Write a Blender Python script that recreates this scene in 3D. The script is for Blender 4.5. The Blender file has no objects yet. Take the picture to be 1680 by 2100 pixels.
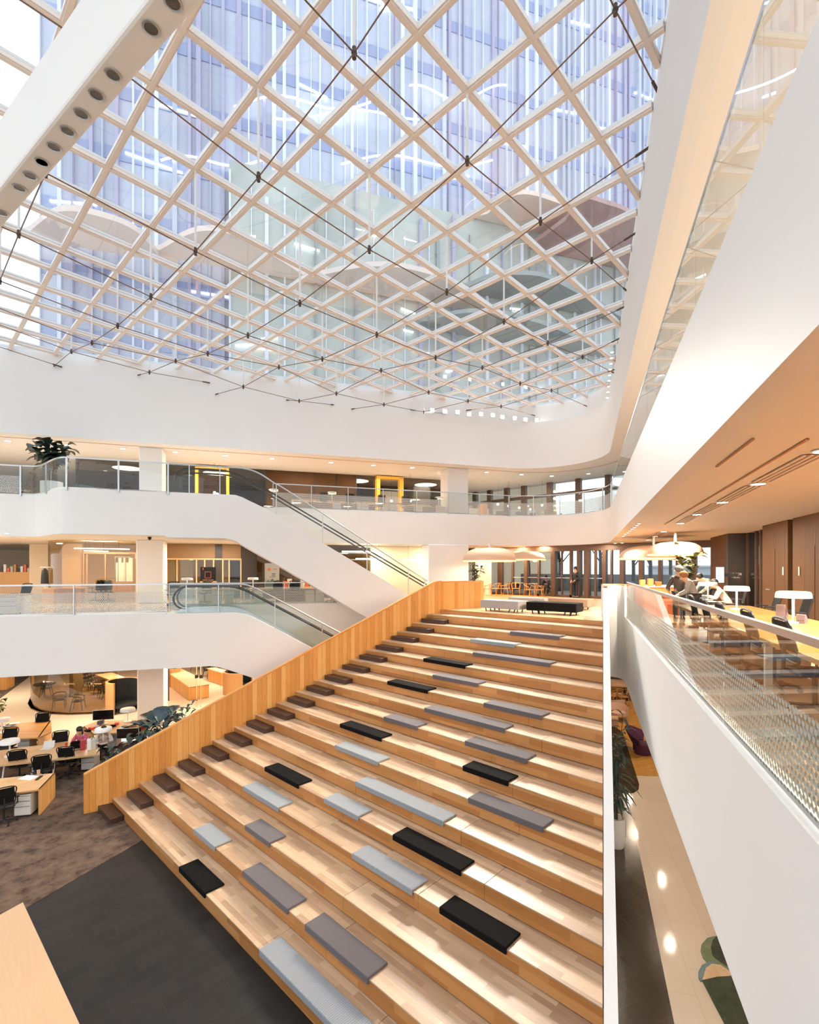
import bpy, bmesh, math, random
from math import sin, cos, tan, pi, radians, sqrt, atan2
from mathutils import Vector, Matrix
random.seed(7)
SC = bpy.context.scene
# ------------------------------------------------------------------ camera
CZ = 6.94                                   # eye height above the ground floor
AL = radians(43.665)                        # heading of the camera from world +X
FOC, UX, VH = 1017.0, 840.0, 1167.5         # focal length, principal column, horizon row (pixels of 1680x2100)
F2 = Vector((cos(AL), sin(AL), 0)); R2 = Vector((sin(AL), -cos(AL), 0)); UP = Vector((0, 0, 1))
cam = bpy.data.cameras.new('camera'); cam.sensor_fit = 'VERTICAL'; cam.sensor_height = 36
cam.lens = 36*FOC/2100; cam.shift_y = (VH-1050)/2100; cam.clip_end = 600; cam.clip_start = .05
camo = bpy.data.objects.new('camera', cam); SC.collection.objects.link(camo)
camo.location = (0, 0, CZ); camo.rotation_euler = (pi/2, 0, AL-pi/2); SC.camera = camo
# ------------------------------------------------------------------ view, world, main lights
SC.view_settings.view_transform = 'Standard'; SC.view_settings.look = 'None'
SC.view_settings.gamma = 1; SC.view_settings.use_curve_mapping = False
SC.view_settings.exposure = -0.08
SC.cycles.use_adaptive_sampling = True; SC.cycles.adaptive_threshold = .07
SC.cycles.max_bounces = 8; SC.cycles.diffuse_bounces = 4; SC.cycles.glossy_bounces = 3
SC.cycles.transmission_bounces = 6; SC.cycles.transparent_max_bounces = 18
SC.cycles.caustics_reflective = False; SC.cycles.caustics_refractive = False
SC.cycles.sample_clamp_indirect = 6
WSTR = 2.0
w = bpy.data.worlds.new('World'); SC.world = w; w.use_nodes = True
nt = w.node_tree; bg = nt.nodes['Background']
tc = nt.nodes.new('ShaderNodeTexCoord'); sx = nt.nodes.new('ShaderNodeSeparateXYZ'); cr = nt.nodes.new('ShaderNodeValToRGB')
nt.links.new(tc.outputs['Generated'], sx.inputs[0]); nt.links.new(sx.outputs['Z'], cr.inputs[0]); nt.links.new(cr.outputs[0], bg.inputs[0])
cr.color_ramp.elements[0].color = (.86, .93, .99, 1); cr.color_ramp.elements[0].position = 0
cr.color_ramp.elements[1].color = (.86, .94, 1, 1); cr.color_ramp.elements[1].position = .5
bg.inputs[1].default_value = WSTR
WARM = (1, .8, .58); WARM2 = (1, .84, .64); NEUT = (1, .88, .74)
def light(kind, name, loc, power, color, size=.3, size_y=None, direction=(0, 0, -1), angle=None, blend=.5):
    l = bpy.data.lights.new(name, kind); l.energy = power; l.color = color
    if kind == 'AREA':
        l.size = size
        if size_y: l.shape = 'RECTANGLE'; l.size_y = size_y
        else: l.shape = 'DISK'
    else: l.shadow_soft_size = size
    if kind == 'SPOT': l.spot_size = angle; l.spot_blend = blend
    o = bpy.data.objects.new(name, l); SC.collection.objects.link(o); o.location = loc
    o.rotation_euler = Vector(direction).to_track_quat('-Z', 'Y').to_euler(); return o
# ------------------------------------------------------------------ frames and points
def ray(u, v): return F2 + R2*((u-UX)/FOC) + UP*((VH-v)/FOC)
CAMP = Vector((0, 0, CZ))
def pd(u, v, d): return CAMP + ray(u, v)*d                       # point at depth d
def pz(u, v, z):                                                  # point on the level z
    return CAMP + ray(u, v)*((z-CZ)*FOC/(VH-v))
LA = radians(72.16); LE = F2*cos(LA)+R2*sin(LA); LN = F2*sin(LA)-R2*cos(LA); LROT = AL-LA       # left facade: s along, q deep
RA = radians(19.39); RE = F2*cos(RA)+R2*sin(RA); RN = R2*cos(RA)-F2*sin(RA); RROT = AL-RA-pi/2  # right gallery: x right, y along
def LP(s, q, z=0): return LE*s + LN*q + UP*z
def RP(x, y, z=0): return RN*x + RE*y + UP*z
def Ls(u, q):
    r = ray(u, VH); return r.dot(LE)*q/r.dot(LN)
def Lz(u, v, q):
    r = ray(u, v); return CZ + r.z*q/ray(u, VH).dot(LN)
def Lq(u, v, z): p = pz(u, v, z); return p.dot(LE), p.dot(LN)
def Rxy(u, v, z): p = pz(u, v, z); return p.dot(RN), p.dot(RE)
def Rxd(u, d): p = ray(u, VH)*d; return p.dot(RN), p.dot(RE)
def Ryx(u, x):
    r = ray(u, VH); return r.dot(RE)*x/r.dot(RN)
def Rzx(u, v, x):
    r = ray(u, v); return CZ + r.z*x/ray(u, VH).dot(RN)
L0, L1, L2, LR = 0.0, 5.29, 10.05, 16.84      # ground, platform level, upper gallery, roof glass
# ------------------------------------------------------------------ materials
def lin(h):
    h = h.lstrip('#'); c = [int(h[i:i+2], 16)/255 for i in (0, 2, 4)]
    return tuple((x/12.92 if x <= .04045 else ((x+.055)/1.055)**2.4) for x in c)
def newmat(name):
    m = bpy.data.materials.new(name); m.use_nodes = True
    return m, m.node_tree, m.node_tree.nodes['Principled BSDF']
def mat(name, col, rough=.5, metal=0, emit=None, estr=0, vary=0, vscale=4, spec=.5, sheen=0, bump=0, bscale=60, vstretch=None):
    m, t, b = newmat(name); c = lin(col) if isinstance(col, str) else col
    b.inputs['Base Color'].default_value = (*c, 1); b.inputs['Roughness'].default_value = rough
    b.inputs['Metallic'].default_value = metal; b.inputs['Specular IOR Level'].default_value = spec
    if sheen: b.inputs['Sheen Weight'].default_value = sheen
    if emit is not None:
        e = lin(emit) if isinstance(emit, str) else emit
        b.inputs['Emission Color'].default_value = (*e, 1); b.inputs['Emission Strength'].default_value = estr
    if vary or bump:
        tcn = t.nodes.new('ShaderNodeTexCoord')
    if vary:
        n = t.nodes.new('ShaderNodeTexNoise'); n.inputs['Scale'].default_value = vscale; n.inputs['Detail'].default_value = 5
        src = tcn.outputs['Object']
        if vstretch:
            mp = t.nodes.new('ShaderNodeMapping'); mp.inputs['Scale'].default_value = vstretch; t.links.new(src, mp.inputs[0]); src = mp.outputs[0]
        t.links.new(src, n.inputs['Vector'])
        r = t.nodes.new('ShaderNodeValToRGB'); t.links.new(n.outputs['Fac'], r.inputs[0])
        r.color_ramp.elements[0].position = .3; r.color_ramp.elements[1].position = .7
        r.color_ramp.elements[0].color = (*[x*(1-vary) for x in c], 1); r.color_ramp.elements[1].color = (*[min(1, x*(1+vary)) for x in c], 1)
        t.links.new(r.outputs[0], b.inputs['Base Color'])
    if bump:
        n2 = t.nodes.new('ShaderNodeTexNoise'); n2.inputs['Scale'].default_value = bscale; t.links.new(tcn.outputs['Object'], n2.inputs['Vector'])
        bp = t.nodes.new('ShaderNodeBump'); bp.inputs['Strength'].default_value = bump; bp.inputs['Distance'].default_value = .02
        t.links.new(n2.outputs['Fac'], bp.inputs['Height']); t.links.new(bp.outputs[0], b.inputs['Normal'])
    return m
def wood(name, base, dark, light_, long_axis='Y', across='X', third='Z', plank_l=1.0, plank_w=.11, rough=.42, joint=.004, contrast=1.0, spec=.45):
    """staves laid along one axis: random tone per stave, long grain, thin joints"""
    m, t, b = newmat(name); N = t.nodes; L = t.links
    tcn = N.new('ShaderNodeTexCoord'); s = N.new('ShaderNodeSeparateXYZ'); L.new(tcn.outputs['Object'], s.inputs[0])
    cmb = N.new('ShaderNodeCombineXYZ'); L.new(s.outputs[long_axis], cmb.inputs[0])
    ad = N.new('ShaderNodeMath'); ad.operation = 'ADD'; L.new(s.outputs[across], ad.inputs[0]); L.new(s.outputs[third], ad.inputs[1])
    L.new(ad.outputs[0], cmb.inputs[1])
    br = N.new('ShaderNodeTexBrick'); L.new(cmb.outputs[0], br.inputs['Vector'])
    br.inputs['Scale'].default_value = 1; br.inputs['Brick Width'].default_value = plank_l; br.inputs['Row Height'].default_value = plank_w
    br.inputs['Mortar Size'].default_value = joint; br.inputs['Mortar Smooth'].default_value = .2; br.inputs['Bias'].default_value = 0
    br.offset = .37; br.offset_frequency = 2
    br.inputs['Color1'].default_value = (0, 0, 0, 1); br.inputs['Color2'].default_value = (1, 1, 1, 1); br.inputs['Mortar'].default_value = (.5, .5, .5, 1)
    mp = N.new('ShaderNodeMapping'); mp.inputs['Scale'].default_value = (1.2, 14, 14); L.new(cmb.outputs[0], mp.inputs[0])
    nz = N.new('ShaderNodeTexNoise'); nz.inputs['Scale'].default_value = 2.2; nz.inputs['Detail'].default_value = 6; nz.inputs['Distortion'].default_value = .6
    L.new(mp.outputs[0], nz.inputs['Vector'])
    mx = N.new('ShaderNodeMath'); mx.operation = 'MULTIPLY_ADD'; L.new(br.outputs['Color'], mx.inputs[0]); mx.inputs[1].default_value = .62*contrast
    ms = N.new('ShaderNodeMath'); ms.operation = 'MULTIPLY_ADD'; L.new(nz.outputs['Fac'], ms.inputs[0]); ms.inputs[1].default_value = .55; ms.inputs[2].default_value = -.09
    L.new(ms.outputs[0], mx.inputs[2])
    r = N.new('ShaderNodeValToRGB'); L.new(mx.outputs[0], r.inputs[0]); e = r.color_ramp.elements
    e[0].color = (*lin(dark), 1); e[0].position = 0; e[1].color = (*lin(light_), 1); e[1].position = 1
    k = e.new(.5); k.color = (*lin(base), 1)
    mj = N.new('ShaderNodeMix'); mj.data_type = 'RGBA'; L.new(br.outputs['Fac'], mj.inputs['Factor']); L.new(r.outputs[0], mj.inputs['A'])
    mj.inputs['B'].default_value = (*[x*.55 for x in lin(dark)], 1); L.new(mj.outputs['Result'], b.inputs['Base Color'])
    b.inputs['Roughness'].default_value = rough; b.inputs['Specular IOR Level'].default_value = spec
    return m
def glass(name, tint=(1, 1, 1), ior=1.5, refl=1.0, dots=None, rough=0.0):
    """thin sheet glass: what passes straight through plus a Fresnel mirror; optional printed dots (pitch, radius, z0, z1)"""
    m = bpy.data.materials.new(name); m.use_nodes = True; t = m.node_tree; N = t.nodes; L = t.links
    N.remove(N['Principled BSDF']); out = N['Material Output']
    tr = N.new('ShaderNodeBsdfTransparent'); tr.inputs[0].default_value = (*tint, 1)
    gl = N.new('ShaderNodeBsdfAnisotropic') if False else N.new('ShaderNodeBsdfGlossy'); gl.inputs['Roughness'].default_value = rough
    fr = N.new('ShaderNodeFresnel'); fr.inputs[0].default_value = ior
    f2 = N.new('ShaderNodeMath'); f2.operation = 'ADD'; L.new(fr.outputs[0], f2.inputs[0]); f2.inputs[1].default_value = 1      # both faces of the sheet: 2F/(1+F)
    f3 = N.new('ShaderNodeMath'); f3.operation = 'DIVIDE'; L.new(fr.outputs[0], f3.inputs[0]); L.new(f2.outputs[0], f3.inputs[1])
    mu = N.new('ShaderNodeMath'); mu.operation = 'MULTIPLY'; mu.use_clamp = True; L.new(f3.outputs[0], mu.inputs[0]); mu.inputs[1].default_value = 2*refl
    ge = N.new('ShaderNodeNewGeometry'); inv = N.new('ShaderNodeMath'); inv.operation = 'SUBTRACT'; inv.inputs[0].default_value = 1; L.new(ge.outputs['Backfacing'], inv.inputs[1])
    mu2 = N.new('ShaderNodeMath'); mu2.operation = 'MULTIPLY'; L.new(mu.outputs[0], mu2.inputs[0]); L.new(inv.outputs[0], mu2.inputs[1])
    mix = N.new('ShaderNodeMixShader'); L.new(mu2.outputs[0], mix.inputs[0]); L.new(tr.outputs[0], mix.inputs[1]); L.new(gl.outputs[0], mix.inputs[2])
    res = mix.outputs[0]
    if dots:
        p, rad, z0, z1, dc = dots
        tcn = N.new('ShaderNodeTexCoord'); s = N.new('ShaderNodeSeparateXYZ'); L.new(tcn.outputs['UV'], s.inputs[0])
        def mth(op, a, b_=None, c_=None):
            n = N.new('ShaderNodeMath'); n.operation = op
            for i, x in enumerate((a, b_, c_)):
                if x is None: continue
                if isinstance(x, (int, float)): n.inputs[i].default_value = x
                else: L.new(x, n.inputs[i])
            return n.outputs[0]
        hit = None
        for off in (0, .5):
            fx = mth('SUBTRACT', mth('FRACT', mth('MULTIPLY_ADD', s.outputs[0], 1/p, off)), .5)
            fy = mth('SUBTRACT', mth('FRACT', mth('MULTIPLY_ADD', s.outputs[1], 1/(p*1.732), off)), .5)
            rr = mth('ADD', mth('MULTIPLY', fx, fx), mth('MULTIPLY', mth('MULTIPLY', fy, fy), 3.0))
            h = mth('LESS_THAN', rr, (rad/p)**2); hit = h if hit is None else mth('MAXIMUM', hit, h)
        zz = mth('MULTIPLY', mth('GREATER_THAN', s.outputs[1], z0), mth('LESS_THAN', s.outputs[1], z1))
        hit = mth('MULTIPLY', hit, zz)
        df = N.new('ShaderNodeBsdfDiffuse'); df.inputs[0].default_value = (*lin(dc), 1)
        m2 = N.new('ShaderNodeMixShader'); L.new(hit, m2.inputs[0]); L.new(res, m2.inputs[1]); L.new(df.outputs[0], m2.inputs[2]); res = m2.outputs[0]
    L.new(res, out.inputs['Surface']); return m
M = {}
M['white'] = mat('white_paint', '#efebe7', .55, vary=.012, vscale=.6)
M['ceil'] = mat('ceiling_paint', '#f3ece4', .6)
M['metal'] = mat('satin_steel', '#c9ccce', .3, .85)
M['cable'] = mat('bronze_cable', '#7a5f4c', .45, .5)
M['node'] = mat('dark_bronze', '#55433a', .45, .5)
M['post'] = mat('white_strut', '#ecebe8', .4)
M['frame'] = mat('white_mullion', '#f1e4da', .4)
M['glass'] = glass('clear_glass', (.93, .955, .95), 1.45, .8)
M['roofglass'] = glass('roof_glass', (.87, .91, .95), 1.5, .7)
M['darkglass'] = glass('smoked_glass', (.48, .43, .36), 1.5, 1.0)
M['midglass'] = glass('meeting_glass', (.86, .8, .68), 1.5, 1.0)
M['dotglass'] = glass('dotted_glass', (.93, .955, .95), 1.45, .9, dots=(.062, .0215, .08, .80, '#d8d6d0'))
M['dotglassR'] = glass('dotted_glass_near', (.86, .9, .88), 1.6, 1.15, dots=(.062, .0215, .05, .66, '#b4b2a8'))
M['bronzeframe'] = mat('bronze_frame', '#5a4334', .4, .3)
M['black'] = mat('black_plastic', '#1a1918', .5)
M['mesh'] = mat('black_mesh', '#1b1917', .9, spec=.15)
M['dark'] = mat('dark_metal', '#2d2a28', .45, .4)
M['step'] = wood('oak_staves_sheen', '#bf9c7c', '#a07e64', '#dab997', 'Y', 'X', 'Z', .9, .11, .36, joint=0, contrast=1.25)  # treads: paler than the risers, the sky's sheen put into the colour
M['riser'] = wood('oak_riser', '#b87c44', '#a06632', '#ca9158', 'Y', 'X', 'Z', 1.3, .15, .42, joint=0, contrast=1.1)  # risers: the same oak in its orange tone, without the sheen
M['joint'] = mat('dark_joint', '#4a2f1c', .8)
M['sidewood'] = wood('oak_boards', '#d8954a', '#bb7636', '#e6b06c', 'Z', 'X', 'Y', 30, .115, .42, joint=.0025)
M['capwood'] = wood('oak_cap', '#d68f48', '#c07a36', '#e2a862', 'X', 'Y', 'Z', 3, .4, .42)
M['block'] = wood('walnut_block', '#402c26', '#2c1d1a', '#573d33', 'Y', 'X', 'Z', 2.0, .12, .4)
M['tablewood'] = wood('pale_oak_top', '#d9ae80', '#c69664', '#e6c49b', 'X', 'Y', 'Z', 2.4, .3, .4, contrast=.5)
M['deskwood'] = wood('oak_desk', '#cf9a58', '#b9803f', '#deb074', 'Z', 'X', 'Y', 30, .2, .42, contrast=.6)
M['floorwood'] = wood('oak_floor', '#dcb68a', '#cda578', '#e6c59e', 'X', 'Y', 'Z', 1.2, .14, .22, spec=.6)
M['carpet'] = None
M['ltgrey'] = mat('pale_grey_fabric', '#8d9093', .9, sheen=.2, vary=.05, vscale=90)
M['grey'] = mat('taupe_grey_fabric', '#5e5658', .9, sheen=.2, vary=.06, vscale=90)
M['blackf'] = mat('black_fabric', '#0f0d0c', .9, spec=.15, vary=.1, vscale=90)
M['brownf'] = mat('brown_fabric', '#9a7c66', .9, vary=.06, vscale=60)
M['cabinet'] = mat('white_cabinet', '#dcd6cf', .45)
M['lampw'] = mat('white_enamel', '#f2efea', .35)
M['glow'] = mat('warm_glow', '#fff0d8', .5, emit=(1, .86, .66), estr=18)
M['glowS'] = mat('bright_glow', '#ffffff', .5, emit=(1, .93, .82), estr=45)
M['glowY'] = mat('amber_glow', '#ffcf80', .5, emit=(1, .56, .14), estr=5)
M['glowW'] = mat('white_glow', '#ffffff', .5, emit=(1, .93, .82), estr=9)
M['leaf'] = mat('dark_leaf', '#2f3f35', .4, vary=.35, vscale=3)
M['leafB'] = mat('blue_leaf', '#47606a', .4, vary=.3, vscale=3)
M['leafO'] = mat('olive_leaf', '#58602f', .4, vary=.3, vscale=3)
M['stem'] = mat('plant_stem', '#4d4a35', .6)
M['pot'] = mat('pale_pot', '#e6ddd2', .4)
M['brownwall'] = mat('brown_panel', '#4a321d', .6, vary=.06, vscale=1.5, spec=.12)
M['darkpanel'] = mat('dark_panel', '#37312d', .4)
M['skin'] = mat('skin', '#c99a7c', .5)
M['hair'] = mat('black_hair', '#17130f', .5)
M['orange'] = mat('orange_lacquer', '#e0682a', .4)
M['paper'] = mat('paper', '#f2f0ec', .7)
M['red'] = mat('red_plastic', '#d8472a', .5)
# carpet: mottled brown pile
def mottled(name, c1, c2, c3, scale, rough=.95):
    m, t, b = newmat(name); N = t.nodes; L = t.links
    tcn = N.new('ShaderNodeTexCoord'); n = N.new('ShaderNodeTexNoise'); n.inputs['Scale'].default_value = scale; n.inputs['Detail'].default_value = 8; n.inputs['Roughness'].default_value = .7
    n.inputs['Distortion'].default_value = .15
    L.new(tcn.outputs['Object'], n.inputs['Vector']); r = N.new('ShaderNodeValToRGB'); L.new(n.outputs['Fac'], r.inputs[0]); e = r.color_ramp.elements
    e[0].position = .36; e[0].color = (*lin(c1), 1); e[1].position = .68; e[1].color = (*lin(c3), 1); k = e.new(.5); k.color = (*lin(c2), 1)
    L.new(r.outputs[0], b.inputs['Base Color']); b.inputs['Roughness'].default_value = rough; b.inputs['Specular IOR Level'].default_value = .2
    return m
M['carpet'] = mottled('brown_carpet', '#41332b', '#645043', '#75604f', 2.6)
M['greycarpet'] = mottled('grey_carpet', '#4a4541', '#5b544e', '#6b645c', 2)
M['rug'] = mottled('dark_rug', '#33291a', '#3f321f', '#55442a', 3)
M['ochre'] = mottled('ochre_carpet', '#b5803f', '#c18e4b', '#d0a05c', 6)
def tiled(name, c1, c2, mortar, bw, rh, rough, ms=.004, spec=.5, rot=0):
    m, t, b = newmat(name); N = t.nodes; L = t.links
    tcn = N.new('ShaderNodeTexCoord'); mp = N.new('ShaderNodeMapping'); mp.inputs['Rotation'].default_value = (0, 0, rot); L.new(tcn.outputs['Object'], mp.inputs[0])
    br = N.new('ShaderNodeTexBrick'); L.new(mp.outputs[0], br.inputs['Vector']); br.inputs['Scale'].default_value = 1
    br.inputs['Brick Width'].default_value = bw; br.inputs['Row Height'].default_value = rh; br.inputs['Mortar Size'].default_value = ms
    br.inputs['Color1'].default_value = (*lin(c1), 1); br.inputs['Color2'].default_value = (*lin(c2), 1); br.inputs['Mortar'].default_value = (*lin(mortar), 1)
    n = N.new('ShaderNodeTexNoise'); n.inputs['Scale'].default_value = .7; L.new(tcn.outputs['Object'], n.inputs['Vector'])
    L.new(br.outputs['Color'], b.inputs['Base Color']); b.inputs['Roughness'].default_value = rough; b.inputs['Specular IOR Level'].default_value = spec
    mr = N.new('ShaderNodeMapRange'); mr.inputs['To Min'].default_value = rough*.8; mr.inputs['To Max'].default_value = rough*1.2; L.new(n.outputs['Fac'], mr.inputs[0]); L.new(mr.outputs[0], b.inputs['Roughness'])
    return m
M['slate'] = tiled('dark_slate', '#211f1d', '#292624', '#383432', .6, .3, .45, .003, .25, 0)
M['slateB'] = tiled('dark_stone', '#33291f', '#3b3025', '#4a3c2c', .8, .4, .2, .003, .6, RROT)
M['stone'] = tiled('cream_stone', '#e5d3bd', '#e9d8c3', '#d6c2aa', 1.2, .6, .09, .004, .5, LROT)
# ------------------------------------------------------------------ mesh builder
class MB:
    def __init__(s): s.v = []; s.f = []; s.uv = {}
    def add(s, vs, fs):
        o = len(s.v); s.v += [Vector(p) for p in vs]; s.f += [tuple(o+i for i in f) for f in fs]; return s
    def box(s, x0, x1, y0, y1, z0, z1):
        return s.add([(x0, y0, z0), (x1, y0, z0), (x1, y1, z0), (x0, y1, z0), (x0, y0, z1), (x1, y0, z1), (x1, y1, z1), (x0, y1, z1)],
                     [(0, 3, 2, 1), (4, 5, 6, 7), (0, 1, 5, 4), (1, 2, 6, 5), (2, 3, 7, 6), (3, 0, 4, 7)])
    def obox(s, c, ex, ey, ez):
        c, ex, ey, ez = map(Vector, (c, ex, ey, ez))
        return s.add([c-ex-ey-ez, c+ex-ey-ez, c+ex+ey-ez, c-ex+ey-ez, c-ex-ey+ez, c+ex-ey+ez, c+ex+ey+ez, c-ex+ey+ez],
                     [(0, 3, 2, 1), (4, 5, 6, 7), (0, 1, 5, 4), (1, 2, 6, 5), (2, 3, 7, 6), (3, 0, 4, 7)])
    def bar(s, a, b, w, h, up=(0, 0, 1)):
        a, b = Vector(a), Vector(b); d = (b-a).normalized(); u = Vector(up); sd = d.cross(u)
        if sd.length < 1e-4: sd = d.cross(Vector((1, 0, 0)))
        sd.normalize(); u = sd.cross(d)
        return s.obox((a+b)/2, (b-a)/2, sd*w/2, u*h/2)
    def extr(s, poly, vec):
        vec = Vector(vec); p = [Vector(q) for q in poly]; n = len(p)
        return s.add(p+[q+vec for q in p], [tuple(range(n-1, -1, -1)), tuple(range(n, 2*n))]+[(i, (i+1) % n, (i+1) % n+n, i+n) for i in range(n)])
    def prism(s, poly, z0, z1): return s.extr([(x, y, z0) for x, y in poly], (0, 0, z1-z0))
    def poly(s, pts): return s.add(pts, [tuple(range(len(pts)))])
    def loft(s, rings, cap=True, closed=True):
        n = len(rings[0]); vs = [p for r in rings for p in r]; fs = []
        for i in range(len(rings)-1):
            for j in range(n if closed else n-1):
                a, b = i*n+j, i*n+(j+1) % n; fs.append((a, b, b+n, a+n))
        if cap: fs += [tuple(range(n-1, -1, -1)), tuple(range((len(rings)-1)*n, len(rings)*n))]
        return s.add(vs, fs)
    def tube(s, pts, r, n=8, cap=True):
        p = [Vector(q) for q in pts]; rr = r if isinstance(r, (list, tuple)) else [r]*len(p); rings = []; u = None
        for i, q in enumerate(p):
            t = (p[min(i+1, len(p)-1)]-p[max(i-1, 0)]).normalized()
            if u is None:
                u = t.cross(Vector((0, 0, 1)))
                if u.length < 1e-3: u = t.cross(Vector((1, 0, 0)))
            u = (u-t*u.dot(t)).normalized(); w_ = t.cross(u)
            rings.append([q+(u*cos(2*pi*k/n)+w_*sin(2*pi*k/n))*rr[i] for k in range(n)])
        return s.loft(rings, cap)
    def lathe(s, prof, n=24, c=(0, 0, 0), cap=True):
        c = Vector(c)
        return s.loft([[c+Vector((r*cos(2*pi*k/n), r*sin(2*pi*k/n), z)) for k in range(n)] for r, z in prof], cap)
    def cyl(s, c, r, z0, z1, n=16): return s.lathe([(r, z0), (r, z1)], n, (c[0], c[1], 0))
    def ball(s, c, r, n=12, m=8, sc=(1, 1, 1)):
        c = Vector(c); rings = []
        for i in range(1, m):
            a = pi*i/m; rings.append([c+Vector((r*sc[0]*sin(a)*cos(2*pi*k/n), r*sc[1]*sin(a)*sin(2*pi*k/n), -r*sc[2]*cos(a))) for k in range(n)])
        return s.loft(rings, True)
    def wall(s, path, z0, z1, th, closed=False):
        """a band standing on a plan path, thickness th to the left of it (negative: right)"""
        p = [Vector((q[0], q[1], 0)) for q in path]; n = len(p); off = []
        for i in range(n):
            a = (p[i]-p[i-1]).normalized() if i > 0 else (p[1]-p[0]).normalized()
            b = (p[i+1]-p[i]).normalized() if i < n-1 else a
            na, nb = Vector((-a.y, a.x, 0)), Vector((-b.y, b.x, 0)); m = (na+nb).normalized(); off.append(p[i]+m*th/max(.35, m.dot(na)))
        zf0 = z0 if callable(z0) else (lambda i: z0); zf1 = z1 if callable(z1) else (lambda i: z1)
        rings = []
        for i in range(n):
            a, b = zf0(i), zf1(i)
            rings.append([p[i]+UP*a, p[i]+UP*b, off[i]+UP*b, off[i]+UP*a])
        return s.loft(rings, True)
    def leaf(s, base, d, up, ln, wd, droop=.3, n=4):
        """a creased leaf blade with a little depth"""
        base = Vector(base); d = Vector(d).normalized(); side = d.cross(Vector(up))
        if side.length < 1e-3: side = d.cross(Vector((1, .2, 0)))
        side.normalize(); u = side.cross(d); L_, C_, R_ = [], [], []
        for i in range(n+1):
            t = i/n; wdt = wd*.5*sin(pi*min(1, (t*.94+.03)))**.7; c = base+d*ln*t-u*0-UP*(droop*ln*t*t)
            C_.append(c); L_.append(c+side*wdt+u*wdt*.35); R_.append(c-side*wdt+u*wdt*.35)
        vs = L_+C_+R_; k = n+1; fs = []
        for i in range(n): fs += [(i, i+1, k+i+1, k+i), (k+i, k+i+1, 2*k+i+1, 2*k+i)]
        return s.add(vs, fs)
    def build(s, name, m, parent=None, mtx=None, smooth=False, bevel=0, seg=2, uvf=None):
        me = bpy.data.meshes.new(name); me.from_pydata([tuple(p) for p in s.v], [], s.f); me.update()
        if isinstance(m, str): m = M[m]
        me.materials.append(m)
        if uvf:
            uvl = me.uv_layers.new(name='UVMap')
            for lp in me.loops: uvl.data[lp.index].uv = uvf(me.vertices[lp.vertex_index].co)
        o = bpy.data.objects.new(name, me); SC.collection.objects.link(o)
        bm = bmesh.new(); bm.from_mesh(me); bmesh.ops.recalc_face_normals(bm, faces=bm.faces)
        if smooth:
            for f in bm.faces: f.smooth = True
            for e in bm.edges:
                if len(e.link_faces) == 2 and e.calc_face_angle(0) > radians(38): e.smooth = False
        bm.to_mesh(me); bm.free()
        if bevel:
            md = o.modifiers.new('bevel', 'BEVEL'); md.width = bevel; md.segments = seg; md.limit_method = 'ANGLE'; md.angle_limit = radians(40)
        if parent: o.parent = parent
        if mtx is not None: o.matrix_basis = mtx
        return o
def tag(o, label=None, cat=None, group=None, kind=None):
    if label: o['label'] = label
    if cat: o['category'] = cat
    if group: o['group'] = group
    if kind: o['kind'] = kind
    return o
def T(name, label, cat, loc=(0, 0, 0), rz=0, group=None):
    o = bpy.data.objects.new(name, None); SC.collection.objects.link(o); o.location = loc; o.rotation_euler = (0, 0, rz); o.empty_display_size = .1
    return tag(o, label, cat, group)
def one(mb, name, m, label, cat, loc=(0, 0, 0), rz=0, group=None, **k):
    o = mb.build(name, m, **k); o.location = loc; o.rotation_euler = (0, 0, rz); return tag(o, label, cat, group)
def S(mb, name, m, parent=None, **k):
    o = mb.build(name, m, parent, **k)
    if not parent: o['kind'] = 'structure'
    return o
KIDS = {}
def dup(root, loc, rz, label, group=None, scale=None):
    r = root.copy(); SC.collection.objects.link(r); r.location = loc; r.rotation_euler = (0, 0, rz); r['label'] = label
    if group: r['group'] = group
    if scale: r.scale = scale
    for ch in kids(root):
        c = ch.copy(); SC.collection.objects.link(c); c.parent = r
        for g in kids(ch):
            d = g.copy(); SC.collection.objects.link(d); d.parent = c
    return r
def kids(o): return [x for x in bpy.data.objects if x.parent is o]
class Proto:
    """first placing moves the built thing, later ones copy it with its parts"""
    def __init__(s, make): s.make = make; s.root = None
    def put(s, loc, rz, label, group=None, scale=None):
        if s.root is None:
            s.root = s.make(); o = s.root; o.location = loc; o.rotation_euler = (0, 0, rz); o['label'] = label
            if group: o['group'] = group
            if scale: o.scale = scale
            return o
        return dup(s.root, loc, rz, label, group, scale)
ORD = ['first', 'second', 'third', 'fourth', 'fifth', 'sixth', 'seventh', 'eighth', 'ninth', 'tenth', 'eleventh', 'twelfth', 'thirteenth', 'fourteenth', 'fifteenth', 'sixteenth', 'seventeenth', 'eighteenth', 'nineteenth', 'twentieth']
# ================================================================== THE SHELL
def rpath(q, x, R, s0=-34, y1=-9, n=14):
    """plan path: along the left facade plane, round the corner, back along the right gallery plane"""
    # corner
    a = Matrix(((LN.x, LN.y), (RN.x, RN.y))); c = a.inverted() @ Vector((q, x)); c = Vector((c.x, c.y, 0))
    d1, d2 = LE.copy(), -RE; ang = d1.angle(d2); Tn = R*tan(ang/2); p1 = c-d1*Tn; p2 = c+d2*Tn
    nrm = Vector((d1.y, -d1.x, 0))                        # towards the inside of the turn
    o = p1+nrm*R; a0 = atan2(p1.y-o.y, p1.x-o.x)
    pts = [LP(s0, q)]+[o+Vector((R*cos(a0-ang*i/n), R*sin(a0-ang*i/n), 0)) for i in range(n+1)]+[RP(x, y1)]
    return pts
QR, Q2, Q1, Q1R, XR = 26.5, 22.8, 20.6, 24.2, 1.276
RF0, RF1 = 13.02, 15.8                       # roof fascia
F20, F21 = 8.35, 10.13                       # upper gallery fascia
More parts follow.
